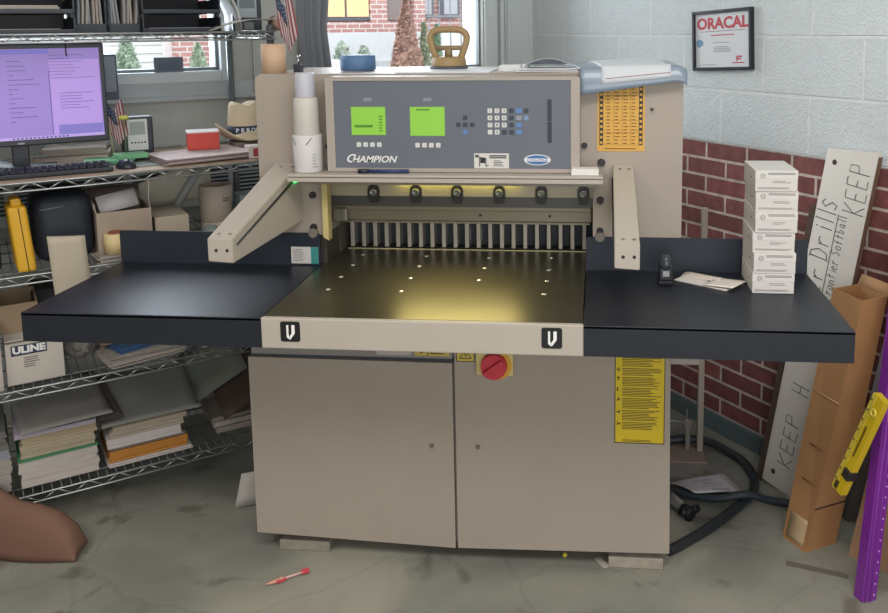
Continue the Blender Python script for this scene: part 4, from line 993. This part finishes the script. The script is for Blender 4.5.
# ---- desk deck
zd = LV[3]
bm = new(); box(bm, SX0+.02, SX1-.04, -.645, -.14, 0, .004)
rsolo('desk_board', bm, M('#a9947f', .7, noise=.06, nscale=14), 'thin pale brown board lying on the desk height wire deck', 'board', 0, 0, zd)
zd += .0044
t = rthing('monitor', 'wide black monitor showing a lavender page, on the wire shelving', 'monitor', -2.286, -.42, zd-.006, 0)
bm = new(); box(bm, -.275, .266, -.012, .018, .088, .418, bev=.004); box(bm, -.16, .16, .018, .045, .15, .36, bev=.01); obj('housing', bm, M('#22262f', .35), t)
bm = new(); box(bm, -.265, .251, -.0128, -.012, .108, .402); scn = obj('screen', bm, M('#8a72bb', .3, emit=.5), t, 'lit lavender screen')
def sc(x0, x1, z0, z1, c, e, nm, lab=None):
    bm = new(); box(bm, x0, x1, -.0134-.0001*len(scn.children), -.0128, z0, z1); return obj(nm, bm, M(c, .3, emit=e), scn, lab)
sc(-.265, .10, .385, .400, '#6a62b8', .6, 'window_bar'); sc(.10, .247, .115, .365, '#9b7fc4', .62, 'document_page'); sc(.115, .247, .118, .150, '#6d64ad', .6, 'status_panel'); sc(-.265, .251, .108, .117, '#a08cc6', .6, 'task_bar')
bm = new(); bars(bm, .10, .24, .30, .385, 8, -.0137, fill=.12, jit=.8); bars(bm, -.02, .08, .16, .37, 14, -.0137, fill=.1, jit=.9); bars(bm, .125, .235, .20, .26, 6, -.0137, fill=.15, jit=.5); box(bm, .0965, .098, -.0143, -.0137, .12, .33)
for k in range(14): box(bm, -.02+k*.012, -.014+k*.012, -.0143, -.0137, .110, .115)
obj('page_print', bm, M('#54448c', .5, emit=.3), scn)
bm = new(); tube(bm, [(.153, -.014, .428), (.153, -.014, .378), (.157, -.014, .376)], .0022, 6); obj('cable_clip', bm, INK, t)
bm = new(); box(bm, -.025, .025, .018, .05, .012, .22, bev=.004); box(bm, -.11, .11, -.035, .12, .006, .014, bev=.003); obj('stand', bm, M('#22262f', .4), t)
bm = new(); box(bm, -.007, .012, -.0130, -.012, .094, .099); obj('badge', bm, M('#8c9098', .4, metal=.4), t)
t = rthing('keyboard', 'black computer keyboard on the desk deck in front of the monitor', 'keyboard', -2.26, -.535, zd, -.03)
bm = new(); box(bm, -.225, .225, -.07, .07, 0, .016, bev=.004); obj('base', bm, M('#20242c', .5), t)
bm = new()
for r_ in range(6):
    for c in range(20): box(bm, -.215+c*.0215, -.197+c*.0215, -.062+r_*.0208, -.044+r_*.0208, .016, .022, bev=.002, seg=1)
obj('keys', bm, M('#2b303a', .5), t)['kind'] = 'stuff'
t = rthing('computer_mouse', 'black computer mouse on the desk deck beside the green folders', 'mouse', -1.992, -.555, zd, .2)
bm = new(); bmesh.ops.create_uvsphere(bm, u_segments=24, v_segments=14, radius=1)
for v in bm.verts: v.co = Vector((v.co.x*.030, v.co.y*.045, max(0, v.co.z)*.030))
for f in bm.faces: f.smooth = True
obj('shell', bm, M('#262b35', .3), t)
bm = new(); frust(bm, (-.002, -.024, .026), (.002, -.024, .026), .006, .006, 12); obj('wheel', bm, INK, t)
bm = new(); tube(bm, [(0, .04, .006), (-.03, .10, .004), (.02, .16, .004), (-.01, .22, .004)], .0018, 6, smooth=2); obj('cord', bm, INK, t)
bm = new(); sheet(bm, lambda u, v: (-.10+.2*u, -.07+.14*v, .004+.030*math.sin(u*PI)**2*(.4+.6*v)), 16, 6, .002)
rsolo('wrinkled_cloth', bm, M('#8e9297', .8), 'wrinkled grey cloth lying behind the keyboard under the monitor', 'cloth', -2.402, -.36+.0, zd+.008)
t = rthing('desk_clock', 'black framed desk weather clock with white face and grey display', 'clock', -1.917, -.33, zd, .0)
bm = new(); box(bm, -.052, .052, -.012, .03, .014, .148, bev=.006); obj('frame', bm, M('#2a3038', .4), t)
bm = new(); box(bm, -.034, .032, -.0135, -.012, .028, .138); fc = obj('face', bm, M('#c4c7c6', .5), t)
bm = new(); box(bm, -.026, .024, -.0145, -.0135, .083, .130); obj('display', bm, M('#8d9891', .3), fc)
bm = new()
for k in range(5): frust(bm, (-.022+k*.011, -.0135, .055), (-.022+k*.011, -.0150, .055), .0032, .0032, 10)
obj('buttons', bm, INK, fc)
bm = new(); box(bm, -.04, .04, -.02, .04, 0, .018, bev=.003); obj('foot', bm, M('#363c44', .5), t)
f2 = flag('tiny_flag', 'tiny American flag standing left of the desk clock', -1.993, -.36, zd+.20, .056, .125, .0, .7)
bm = new(); tube(bm, [(-.028, 0, .01), (-.006, .004, -.195)], .002, 6); obj('stick', bm, M('#c7b98f', .6), f2)
bm = new()
for k in range(6): lathe(bm, [(.001, -.008), (.008, -.003), (.008, .003), (.001, .008)], .009*math.cos(k*1.05), .006*math.sin(k*1.05), 0, 8)
t = rthing('yellow_flower', 'small yellow artificial flower beside the tiny flag and desk clock', 'flower', -1.968, -.40, zd)
bmesh.ops.translate(bm, vec=(0, 0, .152), verts=bm.verts[:]); obj('blossom', bm, M('#c9c866', .7), t)
bm = new(); tube(bm, [(0, 0, 0), (.002, 0, .145)], .0015, 6); obj('stem', bm, M('#5f7a4a', .7), t)
pageblock('green_folder', -2.02, -.40, zd, .16, .14, .014, '#5f9b74', 'light green folders under the desk clock', 'folders', rz=-.25, room=True, n=3)
pageblock('green_folder', -1.955, -.415, zd+.0145, .10, .08, .014, '#78b48a', 'small green pad lying on the light green folders', 'pad', rz=.1, room=True, n=2, jit=.001)
bm = new(); box(bm, -.15, .10, -.10, .09, 0, .003); rsolo('clipboard', bm, M('#6f756f', .6), 'dark grey clipboard lying in front of the desk clock', 'clipboard', -1.83, -.46, zd, .1)
pageblock('papers', -1.74, -.50, zd+.004, .30, .22, .022, '#b9a8a6', 'heap of printed papers under the red box', rz=.12, room=True, n=7, jit=.010)
pageblock('papers', -2.10, -.25, zd, .2, .15, .05, '#b0a49a', 'pale papers piled behind the monitor stand', rz=-.2, room=True, n=7, jit=.012)
t = rthing('red_box', 'small red box with a white lid lying on the papers', 'box', -1.712, -.425, zd+.0265, -.16)
bm = new(); box(bm, -.056, .052, -.038, .045, 0, .060, bev=.002); obj('carton', bm, M('#bf4034', .55), t)
bm = new(); box(bm, -.057, .053, -.039, .046, .0602, .0655, bev=.001); obj('lid', bm, M('#d4cfcf', .6), t)
t = rthing('straw_hat', 'cream straw hat with a dark blue lettered band, half hidden by the cutter', 'hat', -1.543, -.35, zd+.042, .0)
bm = new(); lathe(bm, [(.106, .006), (.100, .000), (.085, -.002), (.066, .006), (.064, .03), (.059, .085), (.055, .128), (.048, .140), (.036, .134), (.015, .124), (.001, .124)], seg=48)
for v in bm.verts:
    if v.co.z > .11: v.co.z -= .014*math.exp(-(v.co.x/.02)**2)
    r_ = math.hypot(v.co.x, v.co.y)
    if r_ > .075: v.co.z += .055*abs(v.co.x/r_)**2*(r_-.075)/.03
obj('straw', bm, M('#c8b79c', .8, bump=.3, bscale=500), t)
bm = new(); lathe(bm, [(.0655, .020), (.0650, .034), (.0630, .052)], seg=48); bd = obj('band', bm, NAVY, t)
for i, ch in enumerate('PERONI'):
    a = math.radians(-128+i*17); r_ = .0665
    text('letter', ch, .022, bd, (r_*math.cos(a), r_*math.sin(a), .036), (PI/2, 0, a+PI/2), M('#d5d8dd', .6), ext=.0004, sx=1.05, offset=.0006)
bm = new(); box(bm, -.055, .06, -.045, .05, 0, .036, bev=.003); rsolo('grey_carton', bm, M('#7d7069', .7), 'grey brown carton under the straw hat', 'box', -1.545, -.38, zd+.001, 0)
t = rthing('paper_cup_box', 'small white carton with a red square, in front of the straw hat', 'box', -1.555, -.575, zd, 0)
bm = new(); box(bm, -.045, .03, -.03, .03, 0, .044, bev=.003); obj('carton', bm, M('#c6bdb8', .6), t)
bm = new(); box(bm, -.030, -.005, -.031, -.0295, .008, .036); obj('red_square', bm, M('#a33b44', .6), t)

# ---- second deck
z2 = LV[2]
t = rthing('yellow_case', 'yellow plastic case with a dark seam standing upright on the second deck', 'case', -2.300, -.585, z2, .05)
YC = M('#d8a62a', .45)
bm = new(); box(bm, -.030, .022, -.03, .10, 0, .210, bev=.010, seg=3); box(bm, -.018, .012, -.01, .07, .208, .232, bev=.006)
for v in bm.verts: v.co.x -= (v.co.z)*.075
obj('shell', bm, YC, t)
bm = new(); tube(bm, [(-.001, -.0305, .004), (-.0165, -.0305, .206)], .0014, 6); obj('seam', bm, M('#5d4215', .6), t)
t = rthing('black_bag', 'rounded black equipment bag behind the beige pad on the second deck', 'bag', -2.205, -.40, z2, 0)
bm = new(); box(bm, -.07, .105, -.15, .15, 0, .222, bev=.045, seg=5)
for f in bm.faces: f.smooth = True
obj('body', bm, M('#232a35', .6, bump=.2), t)
bm = new(); tube(bm, [(-.05, -.152, .18), (-.02, -.154, .182), (.02, -.154, .186)], .002, 5); obj('zip', bm, M('#7d8288', .4), t)
bm = new(); box(bm, -.10, .06, -.12, .15, 0, .27, bev=.01); rsolo('dark_box', bm, M('#222831', .6), 'dark box at the left end of the second deck', 'box', -2.43, -.42, z2)
bm = new(); sheet(bm, lambda u, v: (-.052+.104*u+.012*v, .004*math.sin(v*3)-.004*math.sin(u*PI), -.24*v-.01*u*(1-v)), 6, 10, .012)
rsolo('beige_pad', bm, M('#b9ae9c', .75), 'beige paper pad hanging over the front edge of the second deck', 'pad', -2.195, -.672, z2+.118)
def openbox(name, label, x, y, z, w, d, h, colr, rz=0, flaps=True):
    t = rthing(name, label, 'cardboard box', x, y, z, rz); cm = M(colr, .8, noise=.04)
    bm = new(); th = .003
    for a in ((-w, w, -d, -d+th, 0, h), (-w, w, d-th, d, 0, h), (-w, -w+th, -d+th, d-th, 0, h), (w-th, w, -d+th, d-th, 0, h), (-w+th, w-th, -d+th, d-th, 0, th)): box(bm, *a)
    obj('carton', bm, cm, t)
    if flaps:
        bm = new(); sheet(bm, lambda u, v: (-w+2*w*u, d+.05*v, h+.045*v), 2, 2, .003); obj('flap', bm, cm, t)
        bm = new(); sheet(bm, lambda u, v: (-w-.004*v, -d+2*d*u, h+.03*v), 2, 2, .003); obj('flap', bm, cm, t)
    return t
openbox('open_carton', 'open brown carton holding a white card, behind the tape roll', -2.012, -.48, z2, .084, .10, .155, '#a39384')
bm = new(); sheet(bm, lambda u, v: (-.06+.12*u-.01*v, .0+.02*v, .0+.055*v+.02*u), 2, 2, .003)
rsolo('white_card', bm, M('#b9b7b9', .6), 'tilted white card sticking out of the open brown carton', 'card', -2.02, -.55, z2+.145)
t = rthing('tape_roll', 'cream tape roll standing on papers beside the black side table', 'tape roll', -2.045, -.605, z2+.0245)
bm = new(); lathe(bm, [(.022, 0), (.038, 0), (.038, .066), (.022, .066), (.022, 0)], seg=32); obj('tape', bm, M('#d6c08e', .6), t)
bm = new(); lathe(bm, [(.0215, .004), (.0215, .070), (.019, .070), (.019, .004), (.0215, .004)], seg=32); obj('core', bm, M('#8a4f3a', .7), t)
pageblock('papers', -2.035, -.600, z2+.001, .15, .09, .022, '#a9a19a', 'flat papers under the cream tape roll', rz=.1, room=True, n=5)
bm = new(); box(bm, -.055, .055, -.12, .1, 0, .115, bev=.002); rsolo('tan_carton', bm, M('#b3a797', .7), 'closed tan carton right of the open brown carton', 'box', -1.862, -.45, z2)
bm = new(); sheet(bm, lambda u, v: (-.17+.30*u, .03*math.sin(u*2), -.01+.165*v*(.45+.55*u)), 6, 6, .002)
rsolo('manila_sheet', bm, M('#cfcbb8', .7), 'large manila sheet leaning behind the tan carton', 'folder', -1.79, -.30, z2+.115-.0)
bm = new(); frust(bm, (-.10, 0, .015), (.075, .0, .275), .014, .014, 16)
rsolo('white_tube', bm, M('#b4bab6', .4), 'white plastic tube leaning diagonally behind the white cylinder', 'tube', -1.755, -.315, z2)
for k, (h0, h1, r_, lab) in enumerate(((0, .048, .056, 'pale roll under the tall white cylinder'), (.0485, .180, .058, 'tall white cylinder standing on the pale roll, second deck'))):
    bm = new(); lathe(bm, [(r_-.003, 0), (r_, .003), (r_, h1-h0-.003), (r_-.003, h1-h0), (r_-.012, h1-h0), (r_-.014, h1-h0-.006), (.001, h1-h0-.006)], seg=36)
    tt_ = rthing('white_cylinder' if k else 'pale_roll', lab, 'roll', -1.675, -.40, z2+h0)
    obj('shell', bm, M('#cbbdae', .6), tt_)
    if k:
        bm = new()
        for zz_ in (.085, .076):
            for j in range(6): a = -1.35+j*.09; box(bm, -.0018, .0018, -.001, .001, -.0022, .0022, mat=Matrix.Translation((r_*math.cos(a), r_*math.sin(a), zz_)) @ Matrix.Rotation(a+PI/2, 4, 'Z'))
        obj('print', bm, M('#6c625c', .7), tt_)
bm = new(); bmesh.ops.create_icosphere(bm, subdivisions=3, radius=.032)
for v in bm.verts: v.co *= 1+random.uniform(-.08, .08); v.co.z = v.co.z*.8+.029
rsolo('plastic_bag', bm, M('#8d9997', .3), 'crumpled pale green plastic bag between tan carton and white cylinder', 'bag', -1.722, -.505, z2)
bm = new(); box(bm, -.03, .03, -.05, .05, 0, .14, bev=.002); rsolo('pale_blue_carton', bm, M('#8fa09f', .6), 'pale blue carton right of the tall white cylinder', 'box', -1.575, -.42, z2)
bm = new(); tube(bm, [(0, 0, -.006+.002*math.sin(k)) if False else (.002*math.sin(k), 0, -.012*k) for k in range(16)], .0014, 5)
rsolo('bead_chain', bm, M('#a9a49c', .4), 'thin bead chain hanging from the desk deck before the cartons', 'chain', -1.945, -.662, LV[3]-.028)

# ---- third deck
z3 = LV[1]
t = rthing('shipping_box', 'white shipping box with a dark blue printed name on the third deck', 'box', -2.304, -.485, z3, 0)
bm = new(); box(bm, -.081, .081, -.115, .12, 0, .138, bev=.002); ctn = obj('carton', bm, M('#c6beb4', .7, noise=.03), t)
bm = new(); sheet(bm, lambda u, v: (-.08+.16*u, -.112-.02*v, .139+.012*v), 2, 2, .002); obj('flap', bm, M('#c0b6ab', .7), t)
bm = new(); box(bm, -.065, .035, -.1162, -.1155, .095, .128); lb = obj('name_panel', bm, M('#2c3550', .6), t, 'navy panel')
text('lettering', 'ULINE', .030, lb, (-.015, -.1166, .1115), FR, M('#e1dfdc', .6), offset=.0016, sx=1.12)
bm = new(); bars(bm, -.032, .018, .052, .088, 5, -.1156, fill=.35, jit=.4); obj('print', bm, M('#6b655f', .7), t)
bm = new(); box(bm, -.09, .085, -.13, .14, 0, .20, bev=.002); rsolo('white_carton', bm, M('#b2a9a0', .7), 'plain white carton at the left end of the third deck', 'box', -2.48, -.50, z3)
openbox('small_open_carton', 'small open brown carton standing on the shipping box', -2.375, -.46, z3+.2002 if False else z3+.152, .055, .10, .095, '#97836a', flaps=False).location = RW(-2.335, -.40, z3+.139)
bm = new(); bmesh.ops.create_icosphere(bm, subdivisions=3, radius=.05)
for v in bm.verts: v.co *= 1+random.uniform(-.1, .1); v.co.z = v.co.z*.6+.034
rsolo('grey_bag', bm, M('#7e8482', .4), 'crumpled grey plastic bag on the plain white carton', 'bag', -2.46, -.45, z3+.2005)
bm = new(); box(bm, -.05, .05, -.08, .08, 0, .22, bev=.004); rsolo('black_bin', bm, M('#2b2e33', .6), 'black bin behind the grey bag, third deck', 'bin', -2.24+.0, -.24, z3)
bm = new(); bmesh.ops.create_icosphere(bm, subdivisions=3, radius=.05)
for v in bm.verts: v.co *= 1+random.uniform(-.1, .1); v.co.z = v.co.z*.9+.048
rsolo('grey_wrap', bm, M('#77746e', .5), 'ball of grey wrapping right of the shipping box', 'wrapping', -2.165, -.46, z3)
specs = [(-1.985, .24, .22, .018, '#b5aba3', 'white papers under the blue folder on the third deck', .16, 0), (-1.97, .25, .20, .014, '#a9a098', 'second layer of papers under the blue folder', .1, .02)]
zc = z3+.001
for x, w_, d_, h_, c_, lab, rz, dx in specs:
    pageblock('papers', x, -.50, zc, w_, d_, h_, c_, lab, rz=rz, room=True, n=4, jit=.008); zc += h_+.0004
pageblock('blue_folder', -1.96, -.47, zc+.0, .26, .20, .016, '#40618b', 'blue folders lying on the papers of the third deck', 'folders', rz=.28, room=True, n=3, jit=.010); zc += .0165
pageblock('brown_folder', -2.0, -.42, zc, .25, .18, .012, '#8d735c', 'brown folder on top of the blue folders', 'folder', rz=.22, room=True, n=2)
bm = new(); sheet(bm, lambda u, v: (-.07+.14*u+.03*v, -.05+.10*v, .004+.012*u), 3, 3, .001)
rsolo('single_sheet', bm, M('#a8a298', .7), 'single pale sheet at the right end of the third deck', 'paper', -1.73, -.56, z3+.001)

# ---- bottom deck: piles of papers and folders, layer by layer
z4 = LV[0]+.0
def pile(x, y, rz, layers):
    z = z4+.0005
    for w_, d_, h_, c_, nm, lab, dx in layers:
        pageblock(nm, x+dx, y, z, w_, d_, h_, c_, lab, 'papers' if nm == 'papers' else 'folder', rz=rz+dx, room=True, n=max(2, int(h_/.009)), jit=.0025 if nm == 'papers' else .004); z += h_+.0005
    return z
za = pile(-2.258, -.46, .0, [(.225, .27, .05, '#cbc1b9', 'papers', 'thick white bottom bundle of the left paper pile', 0), (.228, .27, .038, '#c9c0b9', 'papers', 'white bundle under the green folder in the left paper pile', -.004),
    (.232, .28, .007, '#4f8f64', 'green_folder', 'thin green folder inside the left paper pile', .0), (.215, .26, .042, '#b3a68f', 'papers', 'cream bundle just above the green folder', -.002), (.218, .26, .030, '#b0a083', 'papers', 'cream bundle near the top of the left paper pile', .004),
    (.235, .28, .014, '#a79eaa', 'papers', 'lilac tinted papers near the top of the left paper pile', -.006)])
bm = new(); sheet(bm, lambda u, v: (-.135+.27*u+.02*(1-v), -.15+.30*v, .003+.05*v*v+.012*math.sin(u*4)*v+.008*u), 10, 10, .004)
rsolo('grey_folder', bm, M('#8b8984', .6), 'curling dark grey folder on top of the left paper pile', 'folder', -2.25, -.46, za+.002)
zb_ = pile(-1.985, -.47, .0, [(.27, .27, .012, '#cbc3be', 'papers', 'white papers under the orange folder', 0), (.250, .25, .036, '#bf8238', 'orange_folder', 'orange folder near the bottom of the middle paper pile', -.002), (.24, .24, .012, '#847b76', 'papers', 'grey papers on the orange folder', -.004),
    (.235, .26, .034, '#cdc3c0', 'papers', 'thick white bundle in the middle paper pile', -.012), (.235, .26, .022, '#aa9f8f', 'papers', 'cream bundle in the middle paper pile', -.004), (.235, .26, .014, '#a99c88', 'papers', 'tan papers near the top of the middle paper pile', .004)])
bm = new(); sheet(bm, lambda u, v: (-.16+.32*u, -.14+.30*v, .004+.05*v*v+.02*v*(1-u)), 10, 10, .005)
rsolo('grey_folder', bm, M('#868681', .6), 'large grey folder slumped on top of the middle paper pile', 'folder', -1.97, -.45, zb_+.002)
bm = new(); sheet(bm, lambda u, v: (-.04+.08*u-.03*v, -.12+.24*v, .01+.06*v), 6, 6, .003)
rsolo('dark_envelope', bm, M('#5a504a', .7), 'dark brown envelope between the left and middle paper piles', 'envelope', -2.10, -.44, zb_+.012)
pile(-2.50, -.46, .0, [(.20, .26, .06, '#aaa19b', 'papers', 'white bottom bundle of the pile cut off by the left photo edge', 0), (.20, .26, .05, '#a79f94', 'papers', 'cream bundle of the pile cut off by the left photo edge', .004), (.205, .26, .03, '#8f939b', 'papers', 'bluish papers of the pile cut off by the left photo edge', .0), (.20, .26, .06, '#6f6d68', 'grey_folder', 'dark grey folder of the pile cut off by the left photo edge', .0)])
zc_ = pile(-1.665, -.43, .0, [(.17, .24, .020, '#a39a90', 'papers', 'loose white papers at the right end of the bottom deck', 0), (.16, .22, .018, '#b3aaa0', 'papers', 'second layer of loose papers at the right end of the bottom deck', -.012), (.15, .2, .014, '#978c7f', 'papers', 'tan top layer of loose papers at the right end of the bottom deck', -.02)])
bm = new(); sheet(bm, lambda u, v: (-.11+.20*u, -.16+.04*u+.26*v, .005+.07*u+.075*v), 4, 4, .004)
rsolo('dark_brown_folder', bm, M('#4d3f37', .7), 'dark brown folder leaning against the left side of the cutter, bottom deck', 'folder', -1.62, -.42, zc_+.002)
bm = new(); sheet(bm, lambda u, v: (-.15+.22*u, -.12+.05*u+.26*v, .025+.08*u+.10*v), 4, 4, .003)
rsolo('pale_green_folder', bm, M('#7d8276', .7), 'pale grey green folder behind the dark brown one', 'folder', -1.665, -.33, zc_+.006)

# curled brown kraft paper at the left edge of the floor
bm = new()
def kr(u, v):
    hs = ((0, .245), (.2, .20), (.4, .168), (.6, .158), (.78, .135), (.92, .088), (1, .02))
    for (a, ha), (b, hb) in zip(hs, hs[1:]):
        if a <= u <= b: h = ha+(hb-ha)*(u-a)/(b-a)
    t_ = v*PI*.62
    return (-.33+.33*u, .0+.05*(1-math.cos(t_))-.02*math.sin(u*3), .001+h*math.sin(t_)**.8)
sheet(bm, kr, 40, 20, .003)
solo('kraft_paper_curl', bm, M('#79594a', .8, noise=.05, nscale=6), 'curled sheet of brown kraft paper on the floor at the left photo edge', 'paper', (-1.145, .280, .003), 0)

# repeats of one kind share a group
GR = {'support_block': 'blocks under the feet of the cutter', 'letter_tray': 'black letter trays on the top deck', 'magazine_file': 'black magazine files on the top deck', 'brochures': 'brochure bundles in the magazine files',
      'shelving_upright': 'purple metal uprights leaning at the right', 'conical_shrub': 'conical shrubs outside', 'round_shrub': 'round shrubs outside', 'green_folder': 'green folders', 'grey_folder': 'grey folders on the paper piles',
      'paper_sheet': 'white sheets on the floor', 'standing_paper': 'papers propped at the side of the cutter', 'card_pack': 'small white card packs on the cutter'}
for o in bpy.data.objects:
    if o.parent or not o.get('label') or o.get('group'): continue
    b = o.name.split('.')[0]
    if b in GR: o['group'] = GR[b]
    elif b == 'papers':
        z = o.location.z
        o['group'] = 'paper bundles on the bottom deck' if z < .45 else 'papers on the third deck' if z < .8 else 'papers on the second deck' if z < 1.1 else 'papers on the desk deck' if z < 1.4 else 'papers on the cutter' if z < 1.5 else 'papers in the letter trays'
